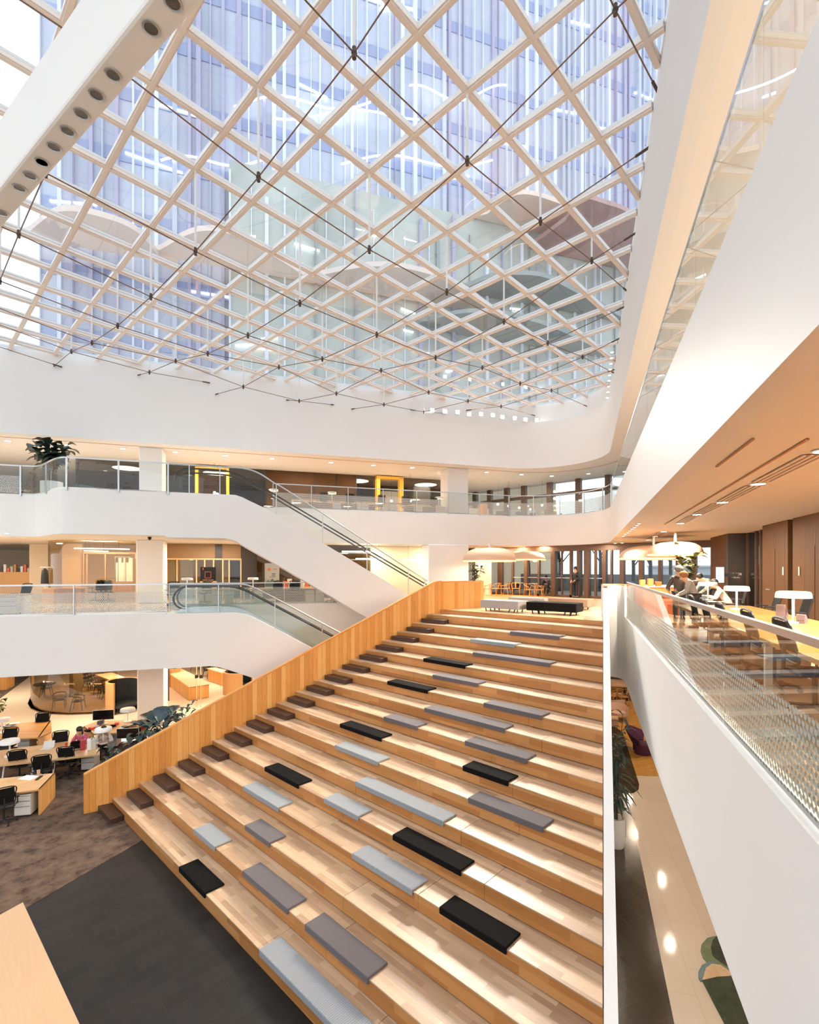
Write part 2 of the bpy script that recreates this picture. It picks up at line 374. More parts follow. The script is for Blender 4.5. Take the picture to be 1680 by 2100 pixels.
F10 = 3.21                                   # platform level fascia bottom
roofp = rpath(QR, XR, 3.5)
S(MB().wall(roofp, RF0, RF1, .25), 'wall_roof_fascia', 'white', smooth=True)
S(MB().wall(rpath(QR+.12, XR+.12, 3.5), RF1-.05, LR+.15, .2), 'wall_skylight_upstand', 'white', smooth=True)
s480 = Ls(470, QR)
i0 = 0
up = [LP(s480, QR)]+rpath(QR, XR, 3.5)[1:]
S(MB().wall(up, F20, F21, .25), 'wall_gallery_fascia', 'white', smooth=True)
# slabs (their undersides are the ceilings below)
def LBOX(s0, s1, q0, q1, z0, z1): 
    return [LP(s0, q0, 0), LP(s1, q0, 0), LP(s1, q1, 0), LP(s0, q1, 0)], z0, z1
def lprism(mb, s0, s1, q0, q1, z0, z1): return mb.prism([(p.x, p.y) for p in (LP(s0, q0), LP(s1, q0), LP(s1, q1), LP(s0, q1))], z0, z1)
def rprism(mb, x0, x1, y0, y1, z0, z1): return mb.prism([(p.x, p.y) for p in (RP(x0, y0), RP(x1, y0), RP(x1, y1), RP(x0, y1))], z0, z1)
far = [(p.x, p.y) for p in (RP(9, -9), RP(9, -8), Vector((32.8, -6, 0)), Vector((32.8, 25, 0)), LP(14, 44), LP(-34, 44))]
S(MB().prism([(p.x, p.y) for p in rpath(QR+.05, XR+.05, 3.5)]+far, RF0+.01, RF0+.3), 'ceiling_gallery', 'ceil')
upi = [LP(s480, QR+.1)]+rpath(QR+.1, XR+.1, 3.5)[1:]
S(MB().prism([(p.x, p.y) for p in upi]+far[:5]+[(LP(s480, 44).x, LP(s480, 44).y)], F20+.01, L2), 'ceiling_platform', 'ceil')
# upper gallery, left part bulging forward over the escalator head
sa, sb = Ls(60, 25.3), Ls(140, Q2)
bul = [LP(-34, 25.3), LP(sa-.3, 25.3)]
for i in range(1, 12):
    t = i/12; e = t*t*(3-2*t); bul.append(LP(sa+(sb-sa)*t, 25.3+(Q2-25.3)*e))
bul += [LP(sb+.3, Q2), LP(Ls(340.3, Q2), Q2)]
S(MB().wall(bul, F20, F21, .2), 'wall_gallery_bulge', 'white', smooth=True)
buli = [p+LN*.1 for p in bul]
S(MB().prism([(p.x, p.y) for p in buli]+[(LP(s480, Q2+.5).x, LP(s480, Q2+.5).y), (LP(s480, 44).x, LP(s480, 44).y), (LP(-34, 44).x, LP(-34, 44).y)], F20+.01, L2), 'ceiling_office', 'ceil')
# platform level, left offices
s345 = Ls(341, Q1)
S(lprism(MB(), -34, s345, Q1, Q1+.25, F10, L1+.01), 'wall_office_fascia', 'white')
S(lprism(lprism(MB(), -34, s345, Q1+.25, 44, F10+.01, L1), s345, Ls(1000, Q1R), Q1R, 44, F10+.01, L1), 'floor_office', M['stone'])
S(lprism(MB(), s345, Ls(1000, Q1R), Q1R-.12, Q1R, F10, L1+.01), 'wall_office_recess', 'white')
# back walls
S(lprism(MB(), -34, 30, 44, 44.3, 0, LR+1), 'wall_back', mat('beige_wall', '#d9c4a8', .6))
# ground floor
GX = [(-40, -40), (60, -40), (60, 60), (-40, 60)]
S(MB().prism(GX, -.3, 0), 'floor_ground', M['stone'])
# stair geometry
def SX(k): return 4.4604+.658*k
def SYL(k): return 16.183-.1765*k
def SZ(k): return CZ-6.6404+.3019*k
rr = ray(1236.5, VH); RDIR = Vector((rr.x, rr.y, 0)).normalized()
def SYR(x): return x*RDIR.y/RDIR.x
# dark tile apron and carpet in front of the stair
e1, e2 = pz(50, 1865, 0), pz(290, 1725, 0); ed = (e2-e1).normalized()
def onl(t): return e1+ed*t
a_, b_ = onl(-9), onl(9)
g1, g2 = pz(1273, 1560, 0), pz(1383, 2100, 0); gd = (g2-g1).normalized(); h1, h2 = g1+gd*-4, g1+gd*30
S(MB().prism([(p.x, p.y) for p in (a_, onl(12), Vector((17, 12, 0)), Vector((17.5, SYR(17.5), 0)), g1+gd*-7, h2, Vector((-14, -12, 0)))], 0, .006), 'floor_slate', M['slate'])
S(MB().prism([(p.x, p.y) for p in (Vector((17.2, SYR(17.2)+.3, 0)), g1+gd*-6.5, h2, Vector((-6, SYR(-6), 0)))], .006, .012), 'floor_dark_stone', M['slateB'])
c1, c2 = pz(0, 1535, 0), pz(300, 1520, 0)
cd = (c2-c1).normalized()
S(MB().prism([(p.x, p.y) for p in (onl(-14), onl(12), c1+cd*16, c1-cd*14)], 0, .012), 'floor_carpet', M['carpet'])
k1, k2 = pz(0, 1433, 0), pz(60, 1388, 0); kd = (k2-k1).normalized()
S(MB().prism([(p.x, p.y) for p in (k1-kd*2, k1+kd*16, k1+kd*16+Vector((-14, 6, 0)), k1-kd*2+Vector((-14, 6, 0)))], 0, .01), 'floor_grey_carpet', M['greycarpet'])
# platform floor (oak) with the void on its right
VD = 17.2
pr = RDIR*(VD/RDIR.dot(F2))
P17L = Vector((SX(17)+.1, SYL(17), 0)); P17R = Vector((SX(17)+.1, SYR(SX(17)+.1), 0))
yv = Ryx(1280, XR)
WX = 27.6
fl = [P17L, P17R, pr+RDIR*.25, RP(XR-.35, yv+.62), RP(XR+.1, yv+.3), RP(XR+.1, -9), RP(9, -9), Vector((WX+.3, -6, 0)), Vector((WX+.3, 30, 0)), LP(Ls(880, Q1R), 44), LP(Ls(800, Q1R), Q1R)]
S(MB().prism([(p.x, p.y) for p in fl], F10+.3, L1), 'floor_platform', M['floorwood'])
S(rprism(MB(), XR+.25, 5.6, -8.5, 22, L1, L1+.004), 'floor_gallery_bounce', M['stone'])  # pale overlay added over the oak to bounce light up to the ceiling
# right gallery fascia with rounded end of the void
cap = [RP(XR, -9), RP(XR, yv-.6), RP(XR, yv-.2), RP(XR-.06, yv+.08), RP(XR-.2, yv+.28), RP(XR-.42, yv+.38), pr+RDIR*.1, pr-RDIR*.1-Vector((RDIR.y, -RDIR.x, 0))*0]
S(MB().wall([RP(XR, -9), RP(XR, yv-.2)], F10, L1+.06, -.22), 'wall_gallery_right_fascia', 'white')
S(MB().wall(cap[2:7], F10, L1+1.1, -.2), 'wall_void_end', 'white')
S(MB().wall(cap[2:7], L1+1.1, L1+1.14, -.2), 'trim_void_end', 'capwood', smooth=True)
# outer walls of the right gallery
XW = 5.5
# columns
def column(u0, u1, q, z0, z1, deep=1.2):
    a, b = Ls(u0, q), Ls(u1, q)
    return S(lprism(MB(), a, b, q, q+deep, z0, z1), 'column', 'white', bevel=.06)
column(285, 333, 27.6, L2, RF0+.02); column(918, 961, 27.6, L2, RF0+.02)
column(279, 335, 26.6, L1, F20+.02); column(879, 962, 26.4, L1, F20+.02)
column(281, 336, 24.6, 0, F10+.02)
# ================================================================== STAIR
st = T('timber_seating_stair', 'wide oak amphitheatre stair of seventeen deep seating steps', 'stairs')
for k in range(17):
    x0, z0, z1 = SX(k), (SZ(k)-.3019 if k else 0.0), SZ(k)
    xb = SX(k+1)+.05 if k < 16 else SX(17)+.15
    rnd = random.Random(k*3+1); yl = SYL(k)+.02; cuts = []; y = yl-rnd.uniform(2.2, 4.2)
    while y > SYR(x0)+1.2:
        cuts.append(y); y -= rnd.choice((2.6, 3.2, 3.9))
    ys = [None]+cuts+[None]; g_ = .0035
    for i in range(len(ys)-1):
        ya, yb = ys[i], ys[i+1]
        fa = (x0, yl) if ya is None else (x0, ya-g_); ba = (xb, SYL(k+1)+.02) if ya is None else (xb, ya-g_)
        fb = (x0, SYR(x0)) if yb is None else (x0, yb+g_); bb = (xb, SYR(xb)) if yb is None else (xb, yb+g_)
        zl = z0+(.011 if k else 0)
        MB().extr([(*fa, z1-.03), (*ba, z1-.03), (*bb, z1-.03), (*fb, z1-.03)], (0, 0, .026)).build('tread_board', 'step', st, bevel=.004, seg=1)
        rv = lambda q, dx: (q[0]+dx, q[1], zl)
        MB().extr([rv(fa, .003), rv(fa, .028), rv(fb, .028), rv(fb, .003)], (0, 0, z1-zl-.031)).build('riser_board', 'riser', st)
MB().extr([(SX(0)+.01, SYL(0), 0), (SX(17), SYL(17), 0), (SX(17), SYR(SX(17)), 0), (SX(0)+.01, SYR(SX(0)), 0)], (0, 0, .02)).build('base_frame', 'joint', st)
mb = MB().extr([(SX(17), SYL(17), SZ(16)), (SX(17)+.2, SYL(17), SZ(16)), (SX(17)+.2, SYR(SX(17)+.2), SZ(16)), (SX(17), SYR(SX(17)), SZ(16))], (0, 0, L1-SZ(16)+.003))
mb.build('landing_edge', 'riser', st)
# left boarded side wall
def SP(t, dz=0, off=0): return Vector((4.4604+.658*t, 16.183-.1765*t+off, dz))
ws = T('stair_side_wall', 'tall oak boarded side wall climbing the left edge of the stair', 'wall panel')
tn = SP(1)-SP(0); tn.z = 0; tn.normalize(); nl = Vector((-tn.y, tn.x, 0))
k0, k1_, k2_ = -1.03, 16.2, 17.2
ztop = lambda k: min(SZ(k)+1.09, L1+1.13)
kk = [k0]+[k0+(k1_-k0)*i/16 for i in range(1, 17)]+[k1_+.25, k1_+.6, 17.1]
top = [SP(k, ztop(k)) for k in kk]
front = [SP(k0, 0)]+[SP(17.1, 0)]+top[::-1]
MB().extr(front, nl*.12).build('board_panel', 'sidewood', ws)
e_ = SP(17.1, 0); turn = [e_, pd(940, VH, 21.2), pd(992, VH, 21.6)]
MB().wall([e_+nl*0]+[Vector((p.x, p.y, 0)) for p in turn[1:]], SZ(16)-.1, L1+1.1, .12).build('board_panel', 'sidewood', ws)
capm = MB()
capm.loft([[p+UP*.0-nl*.015, p+UP*.05-nl*.015, p+UP*.05+nl*.135, p+nl*.135] for p in top])
capm.wall([e_]+[Vector((p.x, p.y, 0)) for p in turn[1:]], L1+1.1, L1+1.15, .13)
capm.build('handrail_cap', 'capwood', ws)
# right white parapet of the stair
wp = T('stair_parapet', 'slim white parapet down the right edge of the stair', 'parapet')
pn = Vector((RDIR.y, -RDIR.x, 0))
def PP(d, z): p = RDIR*(d/RDIR.dot(F2)); return Vector((p.x, p.y, z))+pn*.012
zt = lambda d: min(CZ-(7.58-.454*d), L1+1.1)
dd = [3.2, 15.42, VD+.3]
MB().extr([PP(3.2, 0), PP(VD+.3, 0)]+[PP(d, zt(d)) for d in dd[::-1]], pn*.15).build('wall_panel', 'white', wp)
MB().extr([PP(15.42, L1+1.1), PP(VD+.3, L1+1.1), PP(VD+.3, L1+1.14), PP(15.42, L1+1.14)], pn*.15).build('timber_cap', 'capwood', wp)
# dark half steps
def mk_block():
    o = MB().box(-.34, 0, -1.15, 0, 0, .152).build('step_block', 'block', bevel=.008); tag(o, '', 'step block'); return o
blk = Proto(mk_block)
for k in range(17):
    z = .012 if k == 0 else SZ(k-1)
    lab = 'dark walnut half step standing on the carpet at the foot of the stair' if k == 0 else 'dark walnut half step on the %s oak tread up from the carpet' % ORD[k-1]
    blk.put((SX(k)-.004, SYL(k)-.02 if k else SYL(0)+.12, z), 0, lab, 'half steps up the left side of the stair')
# seat cushions: (step, left Y, right Y, colour, label)
CU = [(0, 11.31, 10.0, 'blackf', 'short black seat pad on the lowest step'),
 (0, 7.85, 4.9, 'ribbed', 'long ribbed grey seat pad on the lowest step at the bottom edge'),
 (1, 12.11, 10.98, 'ltgrey', 'short pale grey seat pad on the second step beyond the black one'),
 (1, 9.69, 7.98, 'grey', 'taupe grey seat pad on the second step, the shorter of two'),
 (1, 7.43, 5.74, 'grey', 'taupe grey seat pad on the second step, nearest the bottom edge'),
 (2, 10.83, 9.73, 'grey', 'short taupe grey seat pad alone on the third step'),
 (3, 7.71, 6.05, 'ribbed', 'pale ribbed seat pad in the middle of the fourth step'),
 (3, 12.17, 10.46, 'ltgrey', 'pale grey seat pad on the fourth step near the half steps'),
 (3, 5.42, 4.1, 'blackf', 'black seat pad on the fourth step, the lowest black one near the parapet'),
 (4, 12.21, 10.59, 'blackf', 'black seat pad on the fifth step near the half steps'),
 (4, 9.54, 8.29, 'ltgrey', 'short pale grey seat pad in the middle of the fifth step'),
 (4, 7.22, 5.47, 'blackf', 'long black seat pad on the fifth step beside a ribbed pad below'),
 (6, 10.81, 9.09, 'ltgrey', 'pale grey seat pad on the seventh step just below a black pad'),
 (7, 11.43, 9.67, 'blackf', 'black seat pad at the left of the eighth step'),
 (5, 9.18, 6.42, 'ltgrey', 'extra long pale grey seat pad across the sixth step'),
 (6, 6.3, 4.56, 'grey', 'long taupe grey seat pad on the seventh step near the parapet'),
 (7, 6.95, 5.74, 'blackf', 'black seat pad on the eighth step nearer the parapet'),
 (8, 7.39, 5.68, 'grey', 'taupe grey seat pad on the ninth step just above a black pad'),
 (8, 10.27, 8.98, 'grey', 'short taupe grey seat pad on the left half of the ninth step'),
 (9, 9.31, 6.67, 'grey', 'extra long taupe grey seat pad across the tenth step'),
 (10, 7.76, 6.03, 'grey', 'taupe grey seat pad on the eleventh step near the parapet'),
 (10, 11.5, 9.77, 'blackf', 'black seat pad on the eleventh step, the lower of the two upper left black pads'),
 (11, 10.15, 8.42, 'grey', 'taupe grey seat pad alone on the twelfth step'),
 (12, 11.13, 9.38, 'blackf', 'highest black seat pad, on the thirteenth step'),
 (13, 9.57, 6.86, 'grey', 'extra long taupe grey seat pad on the fourteenth step'),
 (14, 10.17, 8.42, 'ltgrey', 'highest pale blue grey seat pad, on the fifteenth step'),
 (15, 9.01, 7.24, 'grey', 'highest taupe grey seat pad, on the sixteenth step')]
m, t, b = newmat('ribbed_grey_fabric'); tcn = t.nodes.new('ShaderNodeTexCoord'); wv = t.nodes.new('ShaderNodeTexWave'); wv.bands_direction = 'Y'; wv.inputs['Scale'].default_value = 9
t.links.new(tcn.outputs['Object'], wv.inputs['Vector']); rp = t.nodes.new('ShaderNodeValToRGB'); t.links.new(wv.outputs['Fac'], rp.inputs[0])
rp.color_ramp.elements[0].color = (*lin('#878a8e'), 1); rp.color_ramp.elements[1].color = (*lin('#a1a3a6'), 1); t.links.new(rp.outputs[0], b.inputs['Base Color'])
b.inputs['Roughness'].default_value = .9; bpn = t.nodes.new('ShaderNodeBump'); bpn.inputs['Strength'].default_value = .4; bpn.inputs['Distance'].default_value = .01; t.links.new(wv.outputs['Fac'], bpn.inputs['Height']); t.links.new(bpn.outputs[0], b.inputs['Normal'])
M['ribbed'] = m
for k, ya, yb, c, lab in CU:
    n = ya-yb
    prof = [(-.035, -.075), (.0, -.075), (.0, .0), (.4, .0), (.4, .045), (-.035, .045)]
    mb = MB().extr([(x, 0, z) for x, z in prof], (0, -n, 0))
    one(mb, 'seat_cushion', c, lab, 'cushion', (SX(k)-.004, ya, SZ(k)-.002), 0, 'seat cushions on the stair', bevel=.02, seg=3)
# ottoman benches on the platform
def ottoman(u0, u1, v, label, fab, ln, dp=.62, rz=-pi/2):
    pass
def bench(loc, rz, ln, dp, fab, label):
    r = T('upholstered_bench', label, 'bench', loc, rz, 'upholstered benches at the top of the stair')
    MB().box(-ln/2, ln/2, -dp/2, dp/2, .12, .44).build('seat_block', fab, r, bevel=.03, seg=3)
    for sx_ in (-1, 1):
        for o_ in (-.0, .22):
            for sy_ in (-1, 1):
                x = sx_*(ln/2-.2-o_); MB().tube([(x, sy_*(dp/2-.1), .13), (x-sx_*.04, sy_*(dp/2-.07), 0)], .022, 8).build('leg', 'dark', r)
    return r
def fromto(u0, v0, u1, v1): return pz(u0, v0, L1), pz(u1, v1, L1)
for (u0, v0, u1, v1, dp, fab, lab) in (
    (985, 1252, 1063, 1257.5, .75, 'benchgrey', 'pale grey bench at the left end of the landing'),
    (1079, 1258, 1182, 1264, .75, 'blackf', 'black bench beside the pale grey bench at the stair head'),
    (1042, 1245, 1117, 1249, .7, 'benchgrey', 'grey bench behind the pale one, mostly hidden'),
    (1118, 1247.5, 1206, 1252, .75, 'brownf', 'brown bench behind the black bench')):
    if 'benchgrey' not in M: M['benchgrey'] = mat('bench_grey_fabric', '#a19b97', .9, vary=.05, vscale=60)
    a, b = fromto(u0, v0, u1, v1); dv = b-a; ln = dv.length; nn = Vector((-dv.y, dv.x, 0)).normalized(); c = (a+b)/2+nn*dp/2
    bench((c.x, c.y, L1), atan2(dv.y, dv.x), ln, dp, fab, lab)
# ================================================================== ROOF
GX0, GY0, NA = 5.1836, 6.1848, 3.0172; CELL = NA/2
rpoly = [Vector((p.x, p.y, 0)) for p in rpath(QR+.1, XR+.1, 3.5, s0=-30, y1=-14)]+[RP(-30, -14)]
def clip(a, b):
    """clip a plan segment to the (convex) roof outline"""
    t0, t1 = 0.0, 1.0; n = len(rpoly); d = b-a
    cen = sum(rpoly, Vector())/n
    for i in range(n):
        p, q = rpoly[i], rpoly[(i+1) % n]; e = q-p; nn = Vector((-e.y, e.x, 0))
        if nn.dot(cen-p) < 0: nn = -nn
        den = nn.dot(d); num = nn.dot(a-p)
        if abs(den) < 1e-9:
            if num < 0: return None
            continue
        t = -num/den
        if den > 0: t0 = max(t0, t)
        else: t1 = min(t1, t)
    return (a+d*t0, a+d*t1) if t1 > t0+1e-4 else None
sky = T('window_1', None, None); sky['kind'] = 'structure'
fm = MB(); tn_ = 0
for i in range(-16, 24):
    for ax in (0, 1):
        c = (GX0 if ax else GY0)+i*CELL
        a, b = (Vector((c, -40, 0)), Vector((c, 60, 0))) if ax else (Vector((-40, c, 0)), Vector((60, c, 0)))
        sgm = clip(a, b)
        if not sgm: continue
        p, q = sgm; p = p-UP*.006*ax; q = q-UP*.006*ax
        fm.bar(p+UP*(LR-.04), q+UP*(LR-.04), .15, .08); fm.bar(p+UP*(LR-.095), q+UP*(LR-.095), .085, .03); fm.bar(p+UP*(LR+.06), q+UP*(LR+.06), .09, .06)
fm.build('mullion_grid', 'frame', sky)
MB().prism([(p.x, p.y) for p in rpoly], LR+.02, LR+.04).build('glazing', 'roofglass', sky)
# suspended cable net with struts
net = T('cable_net', 'net of thin bronze cables with struts hanging under the skylight grid', 'cable truss')
ZN = {(0, 0): 8.35, (1, 0): 7.99, (2, 0): 7.81, (3, 0): 7.84, (4, 0): 8.03, (5, 0): 8.42, (6, 0): 9.01, (0, 1): 8.4, (0, 2): 8.69, (0, 3): 9.07, (1, 1): 7.92,
      (2, 1): 7.71, (3, 1): 7.76, (4, 1): 8.06, (5, 1): 8.66, (1, 2): 8.09, (2, 2): 7.83, (3, 2): 7.9, (4, 2): 8.45, (1, 3): 8.32, (2, 3): 7.99, (3, 3): 8.35, (1, 4): 8.59, (2, 4): 8.5,
      (1, 5): 9.0, (-1, 1): 9.16, (1, -1): 8.39, (3, -1): 8.17, (4, -1): 8.24}
cf = (8.49139133, -.53345709, -.0489623, .1072329, -.02207962, .05050637)
def nz(i, j):
    if (i, j) in ZN: return CZ+ZN[(i, j)]
    return CZ+min(9.6, cf[0]+cf[1]*i+cf[2]*j+cf[3]*i*i+cf[4]*i*j+cf[5]*j*j)
def np_(i, j): return Vector((GX0+NA*j, GY0+NA*i, 0))
cpoly = rpoly
def inside(p):
    n = len(rpoly); cen = sum(rpoly, Vector())/n
    for i in range(n):
        a, b = rpoly[i], rpoly[(i+1) % n]; e = b-a; nn = Vector((-e.y, e.x, 0)).normalized()
        if nn.dot(cen-a) < 0: nn = -nn
        if nn.dot(p-a) < .7: return False
    return True
J = range(-5, 7); I = range(-3, 8)
nodes = [(i, j) for i in I for j in J if inside(np_(i, j))]
for (i, j) in nodes:
    p = np_(i, j); z = nz(i, j)
    MB().tube([p+UP*(z+.05), p+UP*(LR-.1)], .028, 8).build('strut', 'post', net)
    MB().cyl((p.x, p.y), .036, z-.09, z+.09, 10).ball(p+UP*z, .052, 10, 6).build('cable_node', 'node', net)
for ax in (0, 1):
    for c in (J if ax else I):
        ln = [(i, c) for i in I if (i, c) in nodes] if ax else [(c, j) for j in J if (c, j) in nodes]
        if not ln: continue
        d = Vector((0, 1, 0)) if ax else Vector((1, 0, 0)); p0 = np_(*ln[0])
        sg = clip(p0-d*60, p0+d*60)
        zs = lambda k: nz(*ln[k])
        pts = [sg[0]+UP*(min(LR-.6, zs(0)+.35))]+[np_(*k)+UP*nz(*k) for k in ln]+[sg[1]+UP*(min(LR-.6, zs(-1)+.35))]
        MB().tube(pts, .0135, 6).build('cable', 'cable', net)
        for e0, e1 in ((pts[0], pts[1]), (pts[-1], pts[-2])):
            dv = (e1-e0).normalized(); MB().tube([e0, e0+dv*.35], .03, 8).build('end_socket', 'node', net)
# box beam crossing below the skylight, with downlights
zb = CZ+6.3
b1, b2 = pz(0, 472, zb), pz(420, 0, zb); c1_, c2_ = pz(0, 390, zb), pz(297.5, 0, zb)
bd = (b2-b1).normalized(); bn = Vector((-bd.y, bd.x, 0))
wA = (c1_-b1).dot(bn); wB = (c2_-b1).dot(bn); wd = (wA+wB)/2
beam = T('wall_beam', None, None); beam['kind'] = 'structure'
q0, q1 = b1-bd*14, b1+bd*26
bm_ = MB().extr([q0, q1, q1+bn*wd, q0+bn*wd], (0, 0, 1.15)); bm_.build('beam_casing', 'white', beam, bevel=.04)
BEAM = (b1, bd, bn, wd, zb)
def mk_down(r, lit=False, dark=False):
    def f():
        o = T('recessed_downlight', '', 'downlight')
        MB().lathe([(r*1.25, 0), (r*1.25, -.012), (r, -.016), (r*.95, -.004)], 24).build('trim_ring', M['metal'], o, smooth=True)
        MB().cyl((0, 0), r*.94, -.004, -.001, 20).build('lens', M['glow'] if lit else M['dark'] if dark else mat('lens_bronze', '#6d5744', .4, .3), o)
        return o
    return f
bd_off = Proto(mk_down(.078)); bd_eye = Proto(mk_down(.078, dark=True))
spots = [(355, 5), (310, 58), (232, 153), (198, 194), (167, 233), (138.5, 268), (111, 301), (86, 332), (62, 360), (40, 385), (4, 436)]
for i, (u, v) in enumerate(spots):
    p = pz(u, v, zb)
    (bd_eye if i in (7,) else bd_off).put((p.x, p.y, zb-.001), 0, ('open black downlight' if i == 7 else 'round recessed downlight')+' in the beam soffit, %s from the top edge of the picture' % ORD[i], 'downlights in the beam')
# ================================================================== GLASS BALUSTRADES AND ESCALATORS
def rail_run(name_label, path, z0, h, pane_len, mat_='dotglass', posts=True, start=0, name='glass_balustrade', rail=.03, post_w=.035):
    """panes along a plan path, posts at the joints, a handrail on top"""
    r = T(name, name_label, 'balustrade'); p = [Vector((q[0], q[1], 0)) for q in path]
    segs = [0]
    for i in range(1, len(p)): segs.append(segs[-1]+(p[i]-p[i-1]).length)
    def at(t):
        for i in range(1, len(p)):
            if t <= segs[i] or i == len(p)-1:
                f = (t-segs[i-1])/(segs[i]-segs[i-1]); return p[i-1].lerp(p[i], f), (p[i]-p[i-1]).normalized()
    Ltot = segs[-1]; n = max(1, round(Ltot/pane_len)); stp = Ltot/n
    for k in range(n):
        t0, t1 = k*stp+.008, (k+1)*stp-.008; sub = 1 if len(p) == 2 else 4
        ts = [t0+(t1-t0)*i/sub for i in range(sub+1)]; pts = [at(t)[0] for t in ts]
        mb = MB().wall(pts, z0+.02, z0+h-.02, .014)
        base = at(0)[0]; du = at((t0+t1)/2)[1]; o0 = pts[0]; tt = t0
        mb.build('glass_pane', mat_, r, uvf=lambda co, o0=o0, du=du, tt=tt: (tt+(Vector((co.x, co.y, 0))-o0).dot(du), co.z-z0))
    if posts:
        for k in range(n+1):
            q, du = at(min(k*stp, Ltot-1e-4)); nn = Vector((-du.y, du.x, 0))
            MB().obox(q-nn*.03+UP*(z0+h/2-.03), du*post_w/2, nn*.022, UP*(h/2+.03)).build('post', 'metal', r)
    MB().wall(p, z0+h-.02, z0+h+rail, .05).build('handrail', 'metal', r)
    MB().wall(p, z0-.0, z0+.07, .06).build('base_channel', 'lampw', r)
    return r
# upper gallery, right part: straight piece, then round the corner, then along the right gallery
rail_run('dotted glass balustrade of the upper gallery between the escalator and the far corner', [LP(Ls(560, QR), QR+.05), LP(Ls(1045, QR), QR+.05)], F21, 1.24, 2.1)
cpath = rpath(QR+.05, XR+.05, 3.5)[1:-1]
rail_run('curved glass balustrade rounding the far corner of the upper gallery', cpath[:], F21, 1.24, 1.6)
rail_run('long clear glass balustrade high on the right above the white band', [cpath[-1], RP(XR+.05, -8)], F21, 1.24, 2.6, 'glass', posts=False)
rail_run('glass balustrade of the upper gallery around the bulge by the leafy plant', bul[1:-1]+[LP(Ls(345, Q2), Q2)], F21, 1.24, 1.9, 'glass', post_w=.06)
rail_run('dotted glass balustrade at the far left end of the upper gallery', [LP(Ls(-60, 25.3), 25.3), bul[1]], F21, 1.24, 2.4)
# platform level, left
rail_run('dotted glass balustrade of the office level left of the lower escalator', [LP(Ls(-60, Q1), Q1+.05), LP(Ls(341, Q1), Q1+.05)], L1+.01, 1.07, 3.0)
rail_run('glass balustrade behind the lower escalator in front of the office desks', [LP(Ls(347, Q1R), Q1R+.03), LP(Ls(690, Q1R), Q1R+.03)], L1+.01, 1.0, 2.3)
